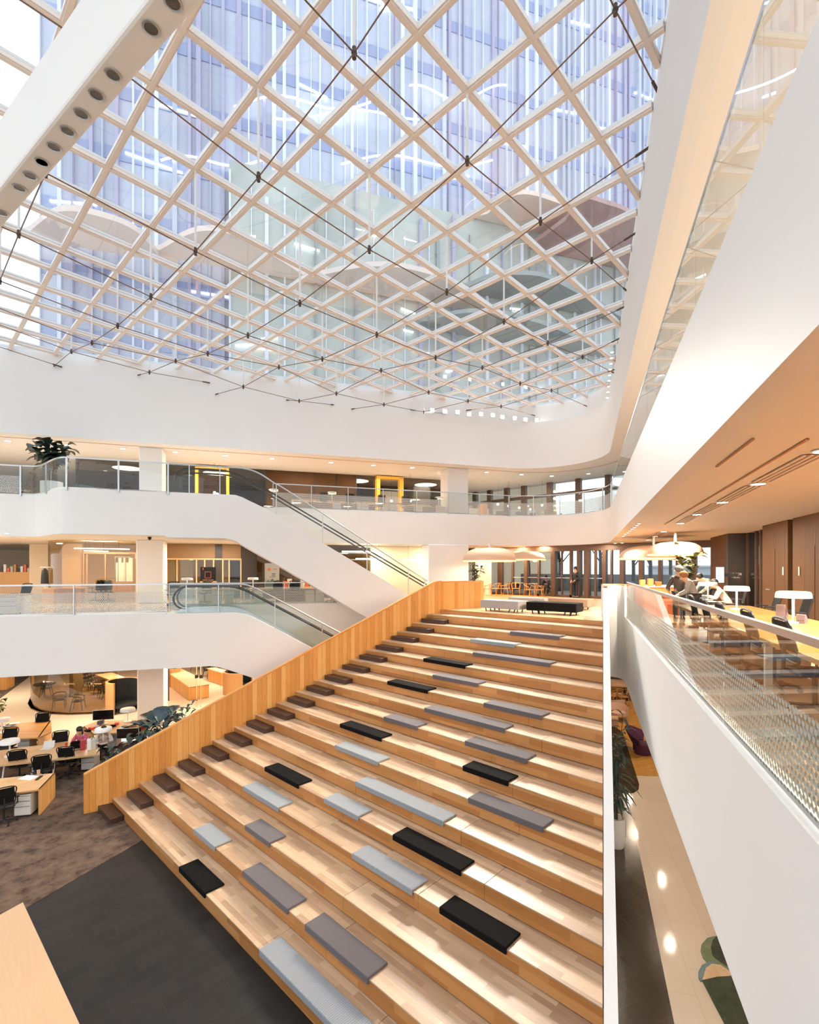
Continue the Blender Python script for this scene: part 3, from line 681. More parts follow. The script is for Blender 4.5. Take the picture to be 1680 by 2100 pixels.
# right gallery at eye level
rail_run('long dotted glass balustrade with steel rail beside the long table', [RP(XR+.06, yv-.25), RP(XR+.06, -1.5)], L1+.06, 1.13, 2.45, 'dotglassR', posts=False, rail=.035) if 'dotglassR' in M else None
def prof(pts, q): return [(Ls(u, q), Lz(u, v, q)) for u, v in pts]
def sub_curve(pts, n=5):
    """Catmull-Rom through (s, z) points"""
    out = []
    for i in range(len(pts)-1):
        p0 = pts[max(i-1, 0)]; p1 = pts[i]; p2 = pts[i+1]; p3 = pts[min(i+2, len(pts)-1)]
        for k in range(n):
            t = k/n
            out.append(tuple(.5*((2*b)+(c-a)*t+(2*a-5*b+4*c-d)*t*t+(3*b-a-3*c+d)*t**3) for a, b, c, d in zip(p0, p1, p2, p3)))
    return out+[pts[-1]]
def escalator(label, q, topp, botp, hand, wid, guardtop, guardposts, gl):
    es = T('escalator', label, 'escalator')
    tp, bp = prof(topp, q), prof(botp, q)
    MB().extr([LP(s, q, z) for s, z in tp+bp[::-1]], LN*wid).build('truss_cladding', 'white', es)
    hp = sub_curve(prof(hand, q+.35))
    zoff = 1.0
    for dq in (.35, wid-.35):
        MB().tube([LP(s, q+dq, z) for s, z in hp], .035, 8).build('handrail', 'black', es, smooth=True)
    st_i = [i for i, (s, z) in enumerate(hp) if s > hp[0][0]-.02 or i > 8]
    body = [(s, z) for i, (s, z) in enumerate(hp) if i >= len(hp)//3]
    run = [(s, z) for s, z in hp if True]
    # inner glass panels and skirts follow the handrail (the straight part after the newel loop)
    ri = max(range(len(hp)//2), key=lambda i: -hp[i][0])
    flat = hp[ri:] if hp[0][1] < hp[ri][1] else hp
    flat = [p for p in hp if p[1] > -99]
    up_ = []
    for i in range(len(hp)-1, -1, -1):
        if up_ and hp[i][0] > up_[-1][0]: break
        up_.append(hp[i])
    up_ = up_[::-1]
    for dq in (.35, wid-.35):
        MB().extr([LP(s, q+dq-.006, z-.03) for s, z in up_]+[LP(s, q+dq-.006, z-.82) for s, z in up_[::-1]], LN*.012).build('glass_panel', 'glass', es)
        MB().extr([LP(s, q+dq-.03, z-.8) for s, z in up_]+[LP(s, q+dq-.03, z-1.1) for s, z in up_[::-1]], LN*.06).build('skirt', 'metal', es)
    MB().extr([LP(s, q+.42, z-.98) for s, z in up_]+[LP(s, q+.42, z-1.08) for s, z in up_[::-1]], LN*(wid-.84)).build('step_band', 'dark', es)
    s0, z0 = up_[0]
    MB().extr([LP(s0-.1, q+.3, z0-1.0), LP(s0+.5, q+.3, z0-1.0), LP(s0+.5, q+.3, z0-.55), LP(s0-.1, q+.3, z0-.7)], LN*.1).build('newel_box', 'dark', es)
    gp = sub_curve(prof(guardtop, q+.04)); g = T('glass_guard', gl, 'balustrade')
    def topz(s):
        for a, b in zip(tp, tp[1:]):
            if a[0] <= s <= b[0]: return a[1]+(b[1]-a[1])*(s-a[0])/(b[0]-a[0])
        return tp[-1][1]
    def railz(s):
        for a, b in zip(gp, gp[1:]):
            if a[0] <= s <= b[0]: return a[1]+(b[1]-a[1])*(s-a[0])/(b[0]-a[0])
        return gp[-1][1]
    xs = [gp[0][0]]+[Ls(u, q) for u in guardposts]+[gp[-1][0]]
    for a, b in zip(xs, xs[1:]):
        ss = [a+.01+(b-a-.02)*i/6 for i in range(7)]
        MB().extr([LP(s, q+.03, railz(s)) for s in ss]+[LP(s, q+.03, topz(s)+.0) for s in ss[::-1]], LN*.014).build('glass_pane', 'glass', g)
    for s in xs[1:-1]:
        MB().obox(LP(s, q+.02, (railz(s)+topz(s))/2), LE*.018, LN*.022, UP*(railz(s)-topz(s))/2).build('post', 'metal', g)
    MB().tube([LP(s, q+.04, z) for s, z in gp], .03, 8).build('handrail', 'metal', g, smooth=True)
    return es
escalator('upper escalator coming down from the gallery towards the top of the timber stair', Q2,
    [(340, 1008.5), (483, 1015), (498, 1020), (511, 1026.7), (535, 1038), (564.8, 1053), (660, 1112), (837.5, 1219.6), (880, 1245)],
    [(340, 1102), (462, 1104), (472, 1106), (485, 1110.5), (501, 1120), (568.6, 1158), (700, 1235.7), (755, 1268), (850, 1322)],
    [(388, 1008), (374, 1007), (362, 997), (357.5, 984), (362, 970), (374, 962.5), (388, 961), (455, 965), (480, 970), (502, 980), (560, 1012), (600, 1036), (875, 1199), (905, 1217)], 1.7,
    [(341, 951), (450, 957.5), (498, 960.5), (530, 970), (564.8, 992), (600, 1013), (877, 1192)], (388, 451, 567, 662, 753, 838, 872),
    'glass guard along the outside of the upper escalator')
escalator('lower escalator descending to the ground floor behind the stair side wall', Q1,
    [(341, 1259), (483, 1256.8), (508, 1261), (535, 1274), (564, 1289), (650, 1335), (760, 1396), (860, 1455)],
    [(341, 1371.7), (430, 1366), (450, 1368), (475, 1376), (526.7, 1393), (620, 1445), (850, 1580)],
    [(384, 1249), (370, 1247), (360, 1240), (356, 1228), (360, 1216), (370, 1207), (384, 1203), (455, 1202), (480, 1204), (505, 1212), (545, 1233), (682, 1305), (800, 1368)], 1.7,
    [(341, 1199), (450, 1198.6), (496, 1198.4), (519, 1204.5), (545, 1217), (564, 1226.7), (700, 1299)], (382, 448, 564, 661),
    'glass guard along the outside of the lower escalator')
# ================================================================== FURNITURE PROTOTYPES
def curve3(pts, n=6):
    out = []
    P_ = [Vector(p) for p in pts]
    for i in range(len(P_)-1):
        p0, p1, p2, p3 = P_[max(i-1, 0)], P_[i], P_[i+1], P_[min(i+2, len(P_)-1)]
        for k in range(n):
            t = k/n; out.append(.5*((2*p1)+(p2-p0)*t+(2*p0-5*p1+4*p2-p3)*t*t+(3*p1-p0-3*p2+p3)*t**3))
    return out+[P_[-1]]
def mk_office():
    o = T('office_chair', '', 'chair')
    MB().box(-.24, .24, -.22, .25, .44, .5).build('seat', 'black', o, bevel=.03)
    # mesh back in a frame, behind the seat (seat faces +y)
    fr = curve3([(-.2, -.22, .58), (-.235, -.27, .8), (-.22, -.33, 1.02), (.22, -.33, 1.02), (.235, -.27, .8), (.2, -.22, .58), (-.2, -.22, .58)], 4)
    MB().tube(fr, .016, 6).build('back_frame', 'black', o)
    MB().loft([[Vector((x, y, z)) for x, y, z in ((-w_, y, z), (w_, y, z), (w_, y+.008, z), (-w_, y+.008, z))] for w_, y, z in ((.2, -.225, .58), (.23, -.275, .8), (.21, -.33, 1.01))]).build('back_mesh', 'mesh', o)
    MB().tube([(0, -.2, .46), (0, -.3, .5), (0, -.29, .75)], .022, 6).build('back_support', 'black', o)
    for sx_ in (-1, 1):
        MB().tube([(sx_*.22, -.1, .47), (sx_*.29, -.1, .5), (sx_*.29, -.08, .66)], .016, 6).box(sx_*.29-.035, sx_*.29+.035, -.16, .1, .66, .69).build('armrest', 'black', o)
    MB().cyl((0, 0), .028, .1, .45, 10).build('gas_lift', 'dark', o)
    mb = MB()
    for k in range(5):
        a = 2*pi*k/5; mb.tube([(0, 0, .11), (.28*cos(a), .28*sin(a), .075)], [.026, .016], 6)
    mb.build('star_base', 'black', o)
    for k in range(5):
        a = 2*pi*k/5; MB().ball((.28*cos(a), .28*sin(a), .034), .034, 8, 6).build('caster', 'black', o)
    return o
OFFICE = Proto(mk_office)
def mk_cafe():
    o = T('wooden_chair', '', 'chair')
    MB().box(-.23, .23, -.21, .23, .42, .455).build('seat', 'deskwood', o, bevel=.012)
    for sx_ in (-1, 1):
        MB().tube([(sx_*.2, .2, .42), (sx_*.22, .24, 0)], [.02, .014], 6).build('leg', 'deskwood', o)
        MB().tube([(sx_*.25, -.12, .64), (sx_*.22, -.2, .42), (sx_*.23, -.26, 0)], [.016, .02, .014], 6).build('leg', 'deskwood', o)
        MB().tube([(sx_*.21, .2, .44), (sx_*.26, .14, .63)], .014, 6).build('arm_post', 'deskwood', o)
    MB().tube(curve3([(-.27, .18, .63), (-.28, -.05, .66), (-.2, -.24, .76), (0, -.29, .79), (.2, -.24, .76), (.28, -.05, .66), (.27, .18, .63)], 4), [.016]*25, 8).build('bow_back', 'deskwood', o, smooth=True)
    MB().bar((0, -.2, .46), (0, -.275, .78), .07, .014).build('splat', 'deskwood', o)
    return o
CAFE = Proto(mk_cafe)
def mk_dining():
    o = T('dark_armchair', '', 'chair')
    MB().box(-.24, .24, -.22, .22, .42, .46).build('seat', 'dark', o, bevel=.02)
    for sx_ in (-1, 1):
        MB().tube([(sx_*.24, .2, .64), (sx_*.22, .2, .44), (sx_*.27, .26, 0)], [.016, .018, .014], 6).build('leg', 'black', o)
        MB().tube([(sx_*.25, -.1, .68), (sx_*.22, -.2, .44), (sx_*.25, -.27, 0)], [.016, .018, .014], 6).build('leg', 'black', o)
    MB().tube(curve3([(-.25, .22, .64), (-.28, -.02, .68), (-.2, -.24, .74), (0, -.29, .76), (.2, -.24, .74), (.28, -.02, .68), (.25, .22, .64)], 4), [.026]*25, 8).build('bow_back', 'black', o, smooth=True)
    return o
DINING = Proto(mk_dining)
def mk_lamp(on):
    def f():
        o = T('table_lamp', '', 'lamp')
        MB().lathe([(.001, .53), (.2, .528), (.232, .52), (.245, .5), (.255, .42), (.248, .415), (.238, .42), (.228, .5), (.19, .512), (.001, .514)], 32, cap=False).build('shade', 'lampw', o, smooth=True)
        MB().cyl((0, 0), .021, .02, .515, 12).build('stem', 'lampw', o, smooth=True)
        MB().lathe([(.135, 0), (.135, .022), (.128, .028), (.02, .03)], 28).build('base', 'lampw', o, smooth=True)
        MB().cyl((0, 0), .1, .496, .504, 20).build('light_disc', M['glow'] if on else M['lampw'], o)
        return o
    return f
LAMP_ON, LAMP = Proto(mk_lamp(True)), Proto(mk_lamp(False))
def mk_ped():
    o = T('drawer_pedestal', '', 'cabinet')
    MB().box(-.2, .2, -.25, .25, .05, .62).build('body', 'cabinet', o, bevel=.006)
    for z0, z1 in ((.07, .3), (.31, .45), (.46, .6)):
        d = MB().box(-.192, .192, -.268, -.25, z0, z1).build('drawer', 'cabinet', o, bevel=.003)
        MB().box(-.192, .192, -.27, -.262, z1-.012, z1-.002).build('drawer_pull', 'node', d)
    for sx_ in (-1, 1):
        for sy_ in (-1, 1): MB().ball((sx_*.16, sy_*.2, .025), .025, 8, 6).build('caster', 'black', o)
    return o
PED = Proto(mk_ped)
def mk_monitor():
    o = T('computer_monitor', '', 'monitor')
    MB().box(-.31, .31, -.012, .02, .14, .5).build('housing', 'metal', o, bevel=.006)
    MB().box(-.298, .298, -.016, -.011, .155, .49).build('screen', mat('black_screen', '#090808', .2), o)
    MB().box(-.03, .03, .0, .03, .0, .3).build('stand', 'metal', o)
    MB().box(-.12, .12, -.09, .09, 0, .012).build('foot', 'metal', o, bevel=.004)
    return o
MONITOR = Proto(mk_monitor)
def plant(label, loc, h, n, lw, ll, mt, droop=.5, pot=None, spread=1.0, seed=1, name='potted_plant', stems=5, zf=.35, group=None):
    r = T(name, label, 'plant', loc, 0, group); rnd = random.Random(seed)
    z0 = 0
    if pot:
        pr_, ph_, pm = pot; MB().lathe([(pr_*.82, 0), (pr_*.97, ph_*.15), (pr_, ph_*.6), (pr_, ph_), (pr_*.9, ph_), (pr_*.88, ph_*.93), (.001, ph_*.93)], 24).build('pot', pm, r, smooth=True); z0 = ph_*.93
    per = max(1, n//stems)
    for s_ in range(stems):
        a = 2*pi*s_/stems+rnd.uniform(-.4, .4); sp = spread*h*rnd.uniform(.08, .3); hh = h*rnd.uniform(.6, .95)
        top = Vector((cos(a)*sp, sin(a)*sp, z0+hh)); mid = Vector((cos(a)*sp*.4, sin(a)*sp*.4, z0+hh*.55)); sb_ = MB().tube([(cos(a)*.03, sin(a)*.03, z0), mid, top], [.014, .01, .006], 6).build('stem', 'stem', r)
        for i in range(per):
            t = zf+(1-zf)*(i+.6)/per; p = (Vector((cos(a)*.03, sin(a)*.03, z0)).lerp(mid, t*2) if t < .5 else mid.lerp(top, t*2-1))
            b = rnd.uniform(0, 2*pi); el = rnd.uniform(.05, .9)
            d = Vector((cos(b)*cos(el), sin(b)*cos(el), sin(el))); MB().leaf(p, d, UP, ll*rnd.uniform(.75, 1.15), lw*rnd.uniform(.8, 1.1), droop).build('leaf', mt, r, smooth=True)
    return r
# ------------------------------------------------------------------ people
def skinmesh(name, pts, edges, m, parent, sub=1):
    me = bpy.data.meshes.new(name); me.from_pydata([p[0] for p in pts], edges, []); me.update(); me.materials.append(m if not isinstance(m, str) else M[m])
    o = bpy.data.objects.new(name, me); SC.collection.objects.link(o); o.parent = parent
    md = o.modifiers.new('skin', 'SKIN'); md.use_smooth_shade = True
    for i, p in enumerate(pts):
        r = p[1]; o.data.skin_vertices[0].data[i].radius = (r, r) if not isinstance(r, tuple) else r
    o.data.skin_vertices[0].data[0].use_root = True
    ss = o.modifiers.new('sub', 'SUBSURF'); ss.levels = sub; ss.render_levels = sub
    return o
def person(label, loc, rz, J_, top, bottom, hair='hair', hat=None, shoe='black', scale=1.0, longhair=False, group=None):
    """J_: pelvis, chest, neck, head, elbows, wrists, knees, ankles in local metres (x right, y forward)"""
    r = T('person', label, 'person', loc, rz, group); r.scale = (scale,)*3
    V = {k: Vector(v) for k, v in J_.items()}
    pts = []; ed = []; ix = {}
    def add(k, p, rad, par=None):
        ix[k] = len(pts); pts.append((tuple(p), rad))
        if par is not None: ed.append((ix[par], ix[k]))
    ch, pe, ne, hd = V['chest'], V['pelvis'], V['neck'], V['head']; side = V.get('side', Vector((1, 0, 0)))
    hdir = V['face'].normalized()
    add('pelvis', pe, (.14, .11)); add('waist', pe.lerp(ch, .5), (.125, .095), 'pelvis'); add('chest', ch, (.15, .11), 'waist'); add('neck', ne, .055, 'chest')
    add('jaw', hd-UP*.05+hdir*.012, .07, 'neck'); add('skull', hd+UP*.05, .085, 'jaw'); add('crown', hd+UP*.1, .06, 'skull'); add('nose', hd+hdir*.105-UP*.012, .012, 'jaw')
    for s_, n_ in ((-1, 'l'), (1, 'r')):
        sh = ch+side*s_*.17+UP*.07; add('sh'+n_, sh, .055, 'chest'); add('el'+n_, V['el'+n_], .04, 'sh'+n_); add('wr'+n_, V['wr'+n_], .027, 'el'+n_)
        d = (V['wr'+n_]-V['el'+n_]).normalized(); pl = V['wr'+n_]+d*.06; add('pa'+n_, pl, (.034, .018), 'wr'+n_)
        acr = d.cross(UP)
        if acr.length < .2: acr = side.copy()
        acr.normalize(); dn = d.cross(acr)
        for f, off in enumerate((-.03, -.01, .01, .03)):
            l = (.06, .072, .07, .055)[f]; add('f%d%s' % (f, n_), pl+d*.05+acr*off, .009, 'pa'+n_); add('g%d%s' % (f, n_), pl+d*(.05+l*.6)+acr*off-UP*.012, .008, 'f%d%s' % (f, n_)); add('h%d%s' % (f, n_), pl+d*(.05+l*.85)+acr*off-UP*.035, .007, 'g%d%s' % (f, n_))
        add('t0'+n_, pl+acr*(-.045*s_)+d*.01, .011, 'pa'+n_); add('t1'+n_, pl+acr*(-.062*s_)+d*.04, .009, 't0'+n_)
        hp = pe+side*s_*.09-UP*.03; add('hp'+n_, hp, .09, 'pelvis'); add('kn'+n_, V['kn'+n_], .058, 'hp'+n_); add('an'+n_, V['an'+n_], .04, 'kn'+n_)
        fd = V.get('foot', Vector((0, 1, 0))); add('to'+n_, V['an'+n_]+fd*.16-UP*.05, .035, 'an'+n_)
    skinmesh('body', pts, ed, 'skin', r, 2)
    def sub(name, keys, edges, grow, m, lv=1):
        loc_ = {k: i for i, k in enumerate(keys)}
        P_ = [(pts[ix[k]][0], tuple(x+grow for x in pts[ix[k]][1]) if isinstance(pts[ix[k]][1], tuple) else pts[ix[k]][1]+grow) for k in keys]
        return skinmesh(name, P_, [(loc_[a], loc_[b]) for a, b in edges], m, r, lv)
    sub('jacket', ['pelvis', 'waist', 'chest', 'shl', 'ell', 'wrl', 'shr', 'elr', 'wrr'], [('pelvis', 'waist'), ('waist', 'chest'), ('chest', 'shl'), ('shl', 'ell'), ('ell', 'wrl'), ('chest', 'shr'), ('shr', 'elr'), ('elr', 'wrr')], .022, top, 2)
    sub('trousers', ['pelvis', 'hpl', 'knl', 'anl', 'hpr', 'knr', 'anr'], [('pelvis', 'hpl'), ('hpl', 'knl'), ('knl', 'anl'), ('pelvis', 'hpr'), ('hpr', 'knr'), ('knr', 'anr')], .016, bottom, 2)
    for n_ in 'lr':
        a = V['an'+n_]; fd = V.get('foot', Vector((0, 1, 0))); sd = fd.cross(UP)
        MB().loft([[a+fd*x+sd*(wx*cos(2*pi*k/10))+UP*(-.045+max(-.03, hz*sin(2*pi*k/10))) for k in range(10)] for x, wx, hz in ((-.07, .03, .03), (0, .045, .07), (.1, .05, .045), (.19, .025, .02))]).build('shoe', shoe, r, smooth=True)
    hc = hd+UP*.055-hdir*.018
    if hat:
        MB().ball(hc+UP*.01, .118, 16, 10, (1, 1, .95)).build('hat', hat, r, smooth=True)
    else:
        hm = MB().ball(hc+UP*.012, .112, 14, 10, (.95, 1, 1))
        if longhair: hm.ball(hc-hdir*.06-UP*.14, .09, 12, 8, (1.1, .6, 1.6))
        hm.build('hair', hair, r, smooth=True)
    # ears and eyes
    fs = hdir.cross(UP).normalized()
    for s_ in (-1, 1): MB().ball(hd+hdir*.082+fs*s_*.034+UP*.018, .011, 8, 6).build('eye', 'hair', r)
    return r
STAND = dict(pelvis=(0, 0, .93), chest=(0, .01, 1.33), neck=(0, .01, 1.49), head=(0, .03, 1.6), face=(0, 1, 0), ell=(-.25, -.02, 1.12), wrl=(-.14, .17, .98), elr=(.25, -.02, 1.12), wrr=(.12, .19, .97), knl=(-.1, .02, .5), anl=(-.11, -.02, .08), knr=(.1, .02, .5), anr=(.11, -.02, .08))
def sit(lean=.15, hand=(.15, .42, .78), headfwd=.1, look=(0, 1, -.5)):
    return dict(pelvis=(0, 0, .52), chest=(0, lean, .92), neck=(0, lean+.04, 1.07), head=(0, lean+headfwd, 1.17), face=look, ell=(-.27, lean+.12, .74), wrl=(-hand[0], hand[1], hand[2]), elr=(.27, lean+.12, .74), wrr=(hand[0], hand[1]+.03, hand[2]), knl=(-.12, .44, .5), anl=(-.12, .4, .08), knr=(.12, .44, .5), anr=(.12, .42, .08))
# ================================================================== RIGHT GALLERY AT EYE LEVEL
TZ = L1+.75
XT0, XT1 = 2.2, 3.86
t = T('long_work_table', 'very long pale oak work table running along the right gallery', 'table', RP((XT0+XT1)/2, 7.7, L1), RROT)
MB().box(-(XT1-XT0)/2, (XT1-XT0)/2, -6.6, 6.6, .69, .75).build('table_top', wood('honey_oak', '#c9924f', '#b98243', '#d5a263', 'Y', 'X', 'Z', 2.6, .3, .28, joint=0, contrast=.5), t, bevel=.006)
for y in (-6.2, -3.1, 0, 3.1, 6.2):
    for s_ in (-1, 1): MB().box(s_*.75-.04, s_*.75+.04, y-.04, y+.04, 0, .69).build('leg', 'lampw', t)
for y in (-4.6, -1.5, 1.6, 4.7): MB().box(-.2, .2, y-.25, y+.25, .02, .66).build('cable_cabinet', 'cabinet', t, bevel=.01)
LAMPS = []
for (u, v, d, lab) in ((1627, 1277, None, 'white table lamp nearest the camera on the long oak table'), (1511, 1250, None, 'white table lamp on the long table in front of the person in white'), (1452, 1231, None, 'farthest white table lamp on the long table, with a glowing stem')):
    p = pz(u, v, TZ); LAMP_ON.put((p.x, p.y, TZ), 0, lab, 'lamps on the long table'); LAMPS.append(p)
# front chairs with their backs to the rail
fc = [(1417, 1239), (1441, 1247), (1474, 1257), (1530, 1272), (1600, 1293)]
names = ['farthest', 'second farthest', 'middle', 'second nearest', 'nearest']
for (u, v), nm in zip(fc, names):
    p = pz(u, v, L1+.93); x, y = p.dot(RN), p.dot(RE)
    q = RP(2.45, Ryx(u, 2.12), L1); OFFICE.put((q.x, q.y, L1), RROT-pi/2, 'black mesh chair on the rail side of the long table, %s of five' % nm, 'chairs at the long table', (1, 1, 1.05))
for u, v, lab in ((1582, 1240, 'black mesh chair across the long table behind the mauve file box'), (1640, 1245, 'black mesh chair across the long table right of the nearest lamp')):
    p = pz(u, v, L1+.95); y = p.dot(RE); y = Ryx(u, 4.5)
    q = RP(4.35, y, L1); OFFICE.put((q.x, q.y, L1), RROT+pi/2, lab, 'chairs at the long table')
# mauve perforated file boxes
def filebox(u, v, h, ln, label):
    p = pz(u, v, TZ); r = T('file_box', label, 'box', (p.x, p.y, TZ), RROT-.5)
    M.setdefault('mauve', mat('mauve_card', '#716468', .6)); M.setdefault('mauved', mat('mauve_shadow_hole', '#4a3a40', .8))
    MB().extr([(-.06, 0, 0), (-.06, ln, 0), (-.06, ln, h*.45), (-.06, ln*.35, h), (-.06, 0, h)], (.12, 0, 0)).build('box_body', 'mauve', r, bevel=.004)
    hm = MB()
    for i in range(6):
        for j in range(7):
            z = .04+j*.035; y = .04+i*.036
            if z < h*.9 and y < ln*.9 and z < h-(h*.55)*max(0, (y-ln*.35))/(ln*.65)-.02: hm.obox((-.0605, y, z), (.001, 0, 0), (0, .008, .008), (0, -.008, .008))
    for i in range(3): hm.obox((-.03+i*.03, -.0005, .05), (.006, 0, .006), (0, .001, 0), (.006, 0, -.006))
    hm.build('perforations', 'mauved', r)
    return r
filebox(1600, 1275, .29, .3, 'tall mauve perforated file box behind the nearest lamp')
filebox(1642, 1279, .15, .24, 'low mauve perforated file box to the right of the lamp stem')
# papers and laptop on the far table
one(MB().box(-.15, .15, -.21, .21, 0, .004), 'paper_sheet', 'paper', 'white papers on the long table under the farthest lamp', 'paper', (*(pz(1470, 1234, TZ).xy), TZ+.001), .4)
# the dark end wall
wl = T('wall_right', None, None); wl['kind'] = 'structure'
pan = MB(); 
ys = [-9, Ryx(1634, XW), Ryx(1617, XW), Ryx(1563, XW), Ryx(1528, XW), Ryx(1493, XW), Ryx(1471, XW), 30]
def wbox(mb, y0, y1, z0, z1, x0=XW, x1=XW+.2): return rprism(mb, x0, x1, min(y0, y1), max(y0, y1), z0, z1)
wbox(wbox(MB(), -9, Ryx(1626, XW), L1, F20+.05), Ryx(1616, XW), Ryx(1564, XW), L1, F20+.05).build('panelling', 'brownwall', wl)
XV, YP = 6.0, Rxd(1500, 19.6)[1]
wbox(MB(), Ryx(1626, XW), Ryx(1616, XW), L1, F20+.05, XW+.12, XW+.3).build('recess', 'black', wl)
rprism(MB(), Rxd(1494, 19.6)[0], XV+.3, YP, YP+.3, L1, F20+.05).build('sign_panel', 'darkpanel', wl)
wbox(MB(), YP+.3, 25.6, L1, F20+.05, Rxd(1494, 19.6)[0]).build('panelling', mat('umber_panel', '#54391f', .5, spec=.2), wl)
sm = MB()
for u in (1590, 1609, 1586.5, 1650, 1672, 1666): 
    y = Ryx(u, XW); wbox(sm, y-.008, y+.008, L1, F20-.3, XW-.003, XW+.01)
sm.build('panel_seams', 'dark', wl)
for nme, u0, u1, hu in (('door_1', 1657, 1672, 1667), ('door_2', 1578, 1590, 1580)):
    d = T(nme, None, None); d['kind'] = 'structure'
    wbox(MB(), Ryx(u0, XW), Ryx(u1, XW), L1+.01, L1+2.25, XW-.012, XW).build('door_leaf', 'brownwall', d)
    y = Ryx(hu, XW); h = MB().tube([RP(XW-.02, y, L1+1.02), RP(XW-.07, y, L1+1.02), RP(XW-.07, y+.13, L1+1.02)], .012, 8); h.build('door_handle', 'metal', d)
for u in (1608, 1641): 
    y = Ryx(u, XW); one(MB().box(-.01, .01, -.03, .03, -.12, .12), 'door_sign', mat('sign_grey', '#c9bba8', .4), 'small pale sign plate on the brown panelling '+('left' if u < 1620 else 'right')+' of the dark recess', 'sign', RP(XW-.02, y, CZ-.05), RROT)
# glazed room behind, between the panels
wbox(MB(), Ryx(1564, XW), YP, L1, F20+.05, XV, XV+.03).build('glazing', 'darkglass', wl)
wbox(MB(), Ryx(1564, XW)-.1, YP, L1, F20+.05, XV+2, XV+2.1).build('inner_wall', M['warmf'] if 'warmf' in M else mat('amber_inner', '#8a6238', .6), wl)
for u in (1562, 1534, 1552): wbox(MB(), Ryx(u, XV)-.05, Ryx(u, XV)+.05, L1, F20, XV-.05, XV+.05).build('glazing_mullion', 'bronzeframe', wl)
def text(body, size, mtx, m, label=None, parent=None, name='lettering'):
    c = bpy.data.curves.new(name, 'FONT'); c.body = body; c.size = size; c.extrude = .003; c.align_x = 'LEFT'
    o = bpy.data.objects.new('tmp', c); SC.collection.objects.link(o); dg = bpy.context.evaluated_depsgraph_get(); dg.update()
    me = bpy.data.meshes.new_from_object(o.evaluated_get(dg)); bpy.data.objects.remove(o); me.materials.clear(); me.materials.append(m if not isinstance(m, str) else M[m])
    n = bpy.data.objects.new(name, me); SC.collection.objects.link(n)
    if parent: n.parent = parent
    n.matrix_basis = mtx; return n
def facing(p, nrm):
    n = Vector(nrm).normalized(); x = UP.cross(n).normalized(); return Matrix(((x.x, 0, n.x, p.x), (x.y, 0, n.y, p.y), (x.z, 1, n.z, p.z), (0, 0, 0, 1)))
y0 = Ryx(1500, XW-.025)
sg = T('wall_sign', 'white lettering reading 1F SOB on the dark panel', 'sign', (0, 0, 0))
text('1F SOB', .125, facing(RP(Rxd(1498.5, 19.6)[0], YP-.004, CZ+(VH-1179.5)*19.6/FOC), -RE), M['paper'], parent=sg)
text('> 802-804', .065, facing(RP(Rxd(1501, 19.6)[0], YP-.004, CZ+(VH-1185.5)*19.6/FOC), -RE), M['paper'], parent=sg)
# screen
yA, yB = Ryx(1469, XW-.06), Ryx(1484, XW-.06)
sc_ = T('wall_screen', 'tall bluish information screen on the brown wall', 'screen', (0, 0, 0))
zs0, zs1 = Rzx(1476, 1196, XW), Rzx(1476, 1162, XW)
xa, xb = Rxd(1469, 18.6)[0], Rxd(1484.5, 18.6)[0]; ys_ = Rxd(1476, 18.6)[1]; zs0, zs1 = CZ+(VH-1195)*18.6/FOC, CZ+(VH-1163)*18.6/FOC
rprism(MB(), xa-.02, xb+.02, ys_, ys_+.09, zs0-.03, zs1+.03).build('bezel', 'black', sc_); rprism(MB(), xb-.02, 5.4, ys_+.05, ys_+.12, (zs0+zs1)/2-.06, (zs0+zs1)/2+.06).build('wall_bracket', 'black', sc_)
rprism(MB(), xa, xb, ys_-.006, ys_, zs0, zs1).build('display', mat('screen_blue', '#c8d6e6', .3, emit=(.75, .85, 1), estr=.3), sc_)
dl = MB()
for i in range(6): rprism(dl, xa+.04, xb-.05, ys_-.009, ys_-.006, zs0+.1+i*.07, zs0+.11+i*.07)
dl.build('text_lines', mat('text_blue', '#7f93b5', .5), sc_)
# ceiling: grooves, grilles and lights
CEZ = F20
for i, (a, b) in enumerate((((1657, 900), (1363, 1075.7)), ((1545, 900), (1470, 957)))):
    p, q = pz(*a, CEZ), pz(*b, CEZ); S(MB().bar(p-UP*.004, q-UP*.004, .03, .014), 'trim_%d' % (i+1), mat('groove_brown', '#9a7350', .7))
dn = [(1690, 924), (1555, 992), (1482, 1030), (1430, 1055), (1396, 1073)]
dn2 = [(1362, 1090), (1344, 1100), (1330, 1107), (1317, 1114), (1309, 1119)]
def mk_clight():
    o = T('ceiling_downlight', '', 'downlight')
    MB().lathe([(.13, 0), (.13, -.008), (.105, -.012), (.1, 0)], 24).build('trim_ring', 'lampw', o, smooth=True); MB().cyl((0, 0), .1, -.007, -.002, 20).build('lens', 'glow', o); return o
CL = Proto(mk_clight)
for i, (u, v) in enumerate(dn+dn2):
    p = pz(u, v, CEZ); CL.put((p.x, p.y, CEZ-.001), 0, 'lit downlight over the right gallery, %s counting away from the camera' % ORD[i], 'downlights over the right gallery')
def grille(a, b, lab):
    p, q = pz(*a, CEZ), pz(*b, CEZ); d = (q-p).normalized(); s_ = d.cross(UP); g = T('linear_vent', lab, 'vent')
    MB().bar(p+d*.2-UP*.002, q-d*.2-UP*.002, .3, .006).build('backing', mat('vent_shadow', '#8a6a4c', .8), g)
    for k in range(4): MB().bar(p+d*.2+s_*(-.12+.08*k)-UP*.008, q-d*.2+s_*(-.12+.08*k)-UP*.008, .03, .012).build('slat', 'ceil', g)
for i in range(4): grille(dn[i], dn[i+1], 'slotted air vent in the right gallery ceiling, %s counting away from the camera' % ORD[i])
grille(dn2[0], dn2[2], 'small slotted air vent in the ceiling near the big dome lamps')
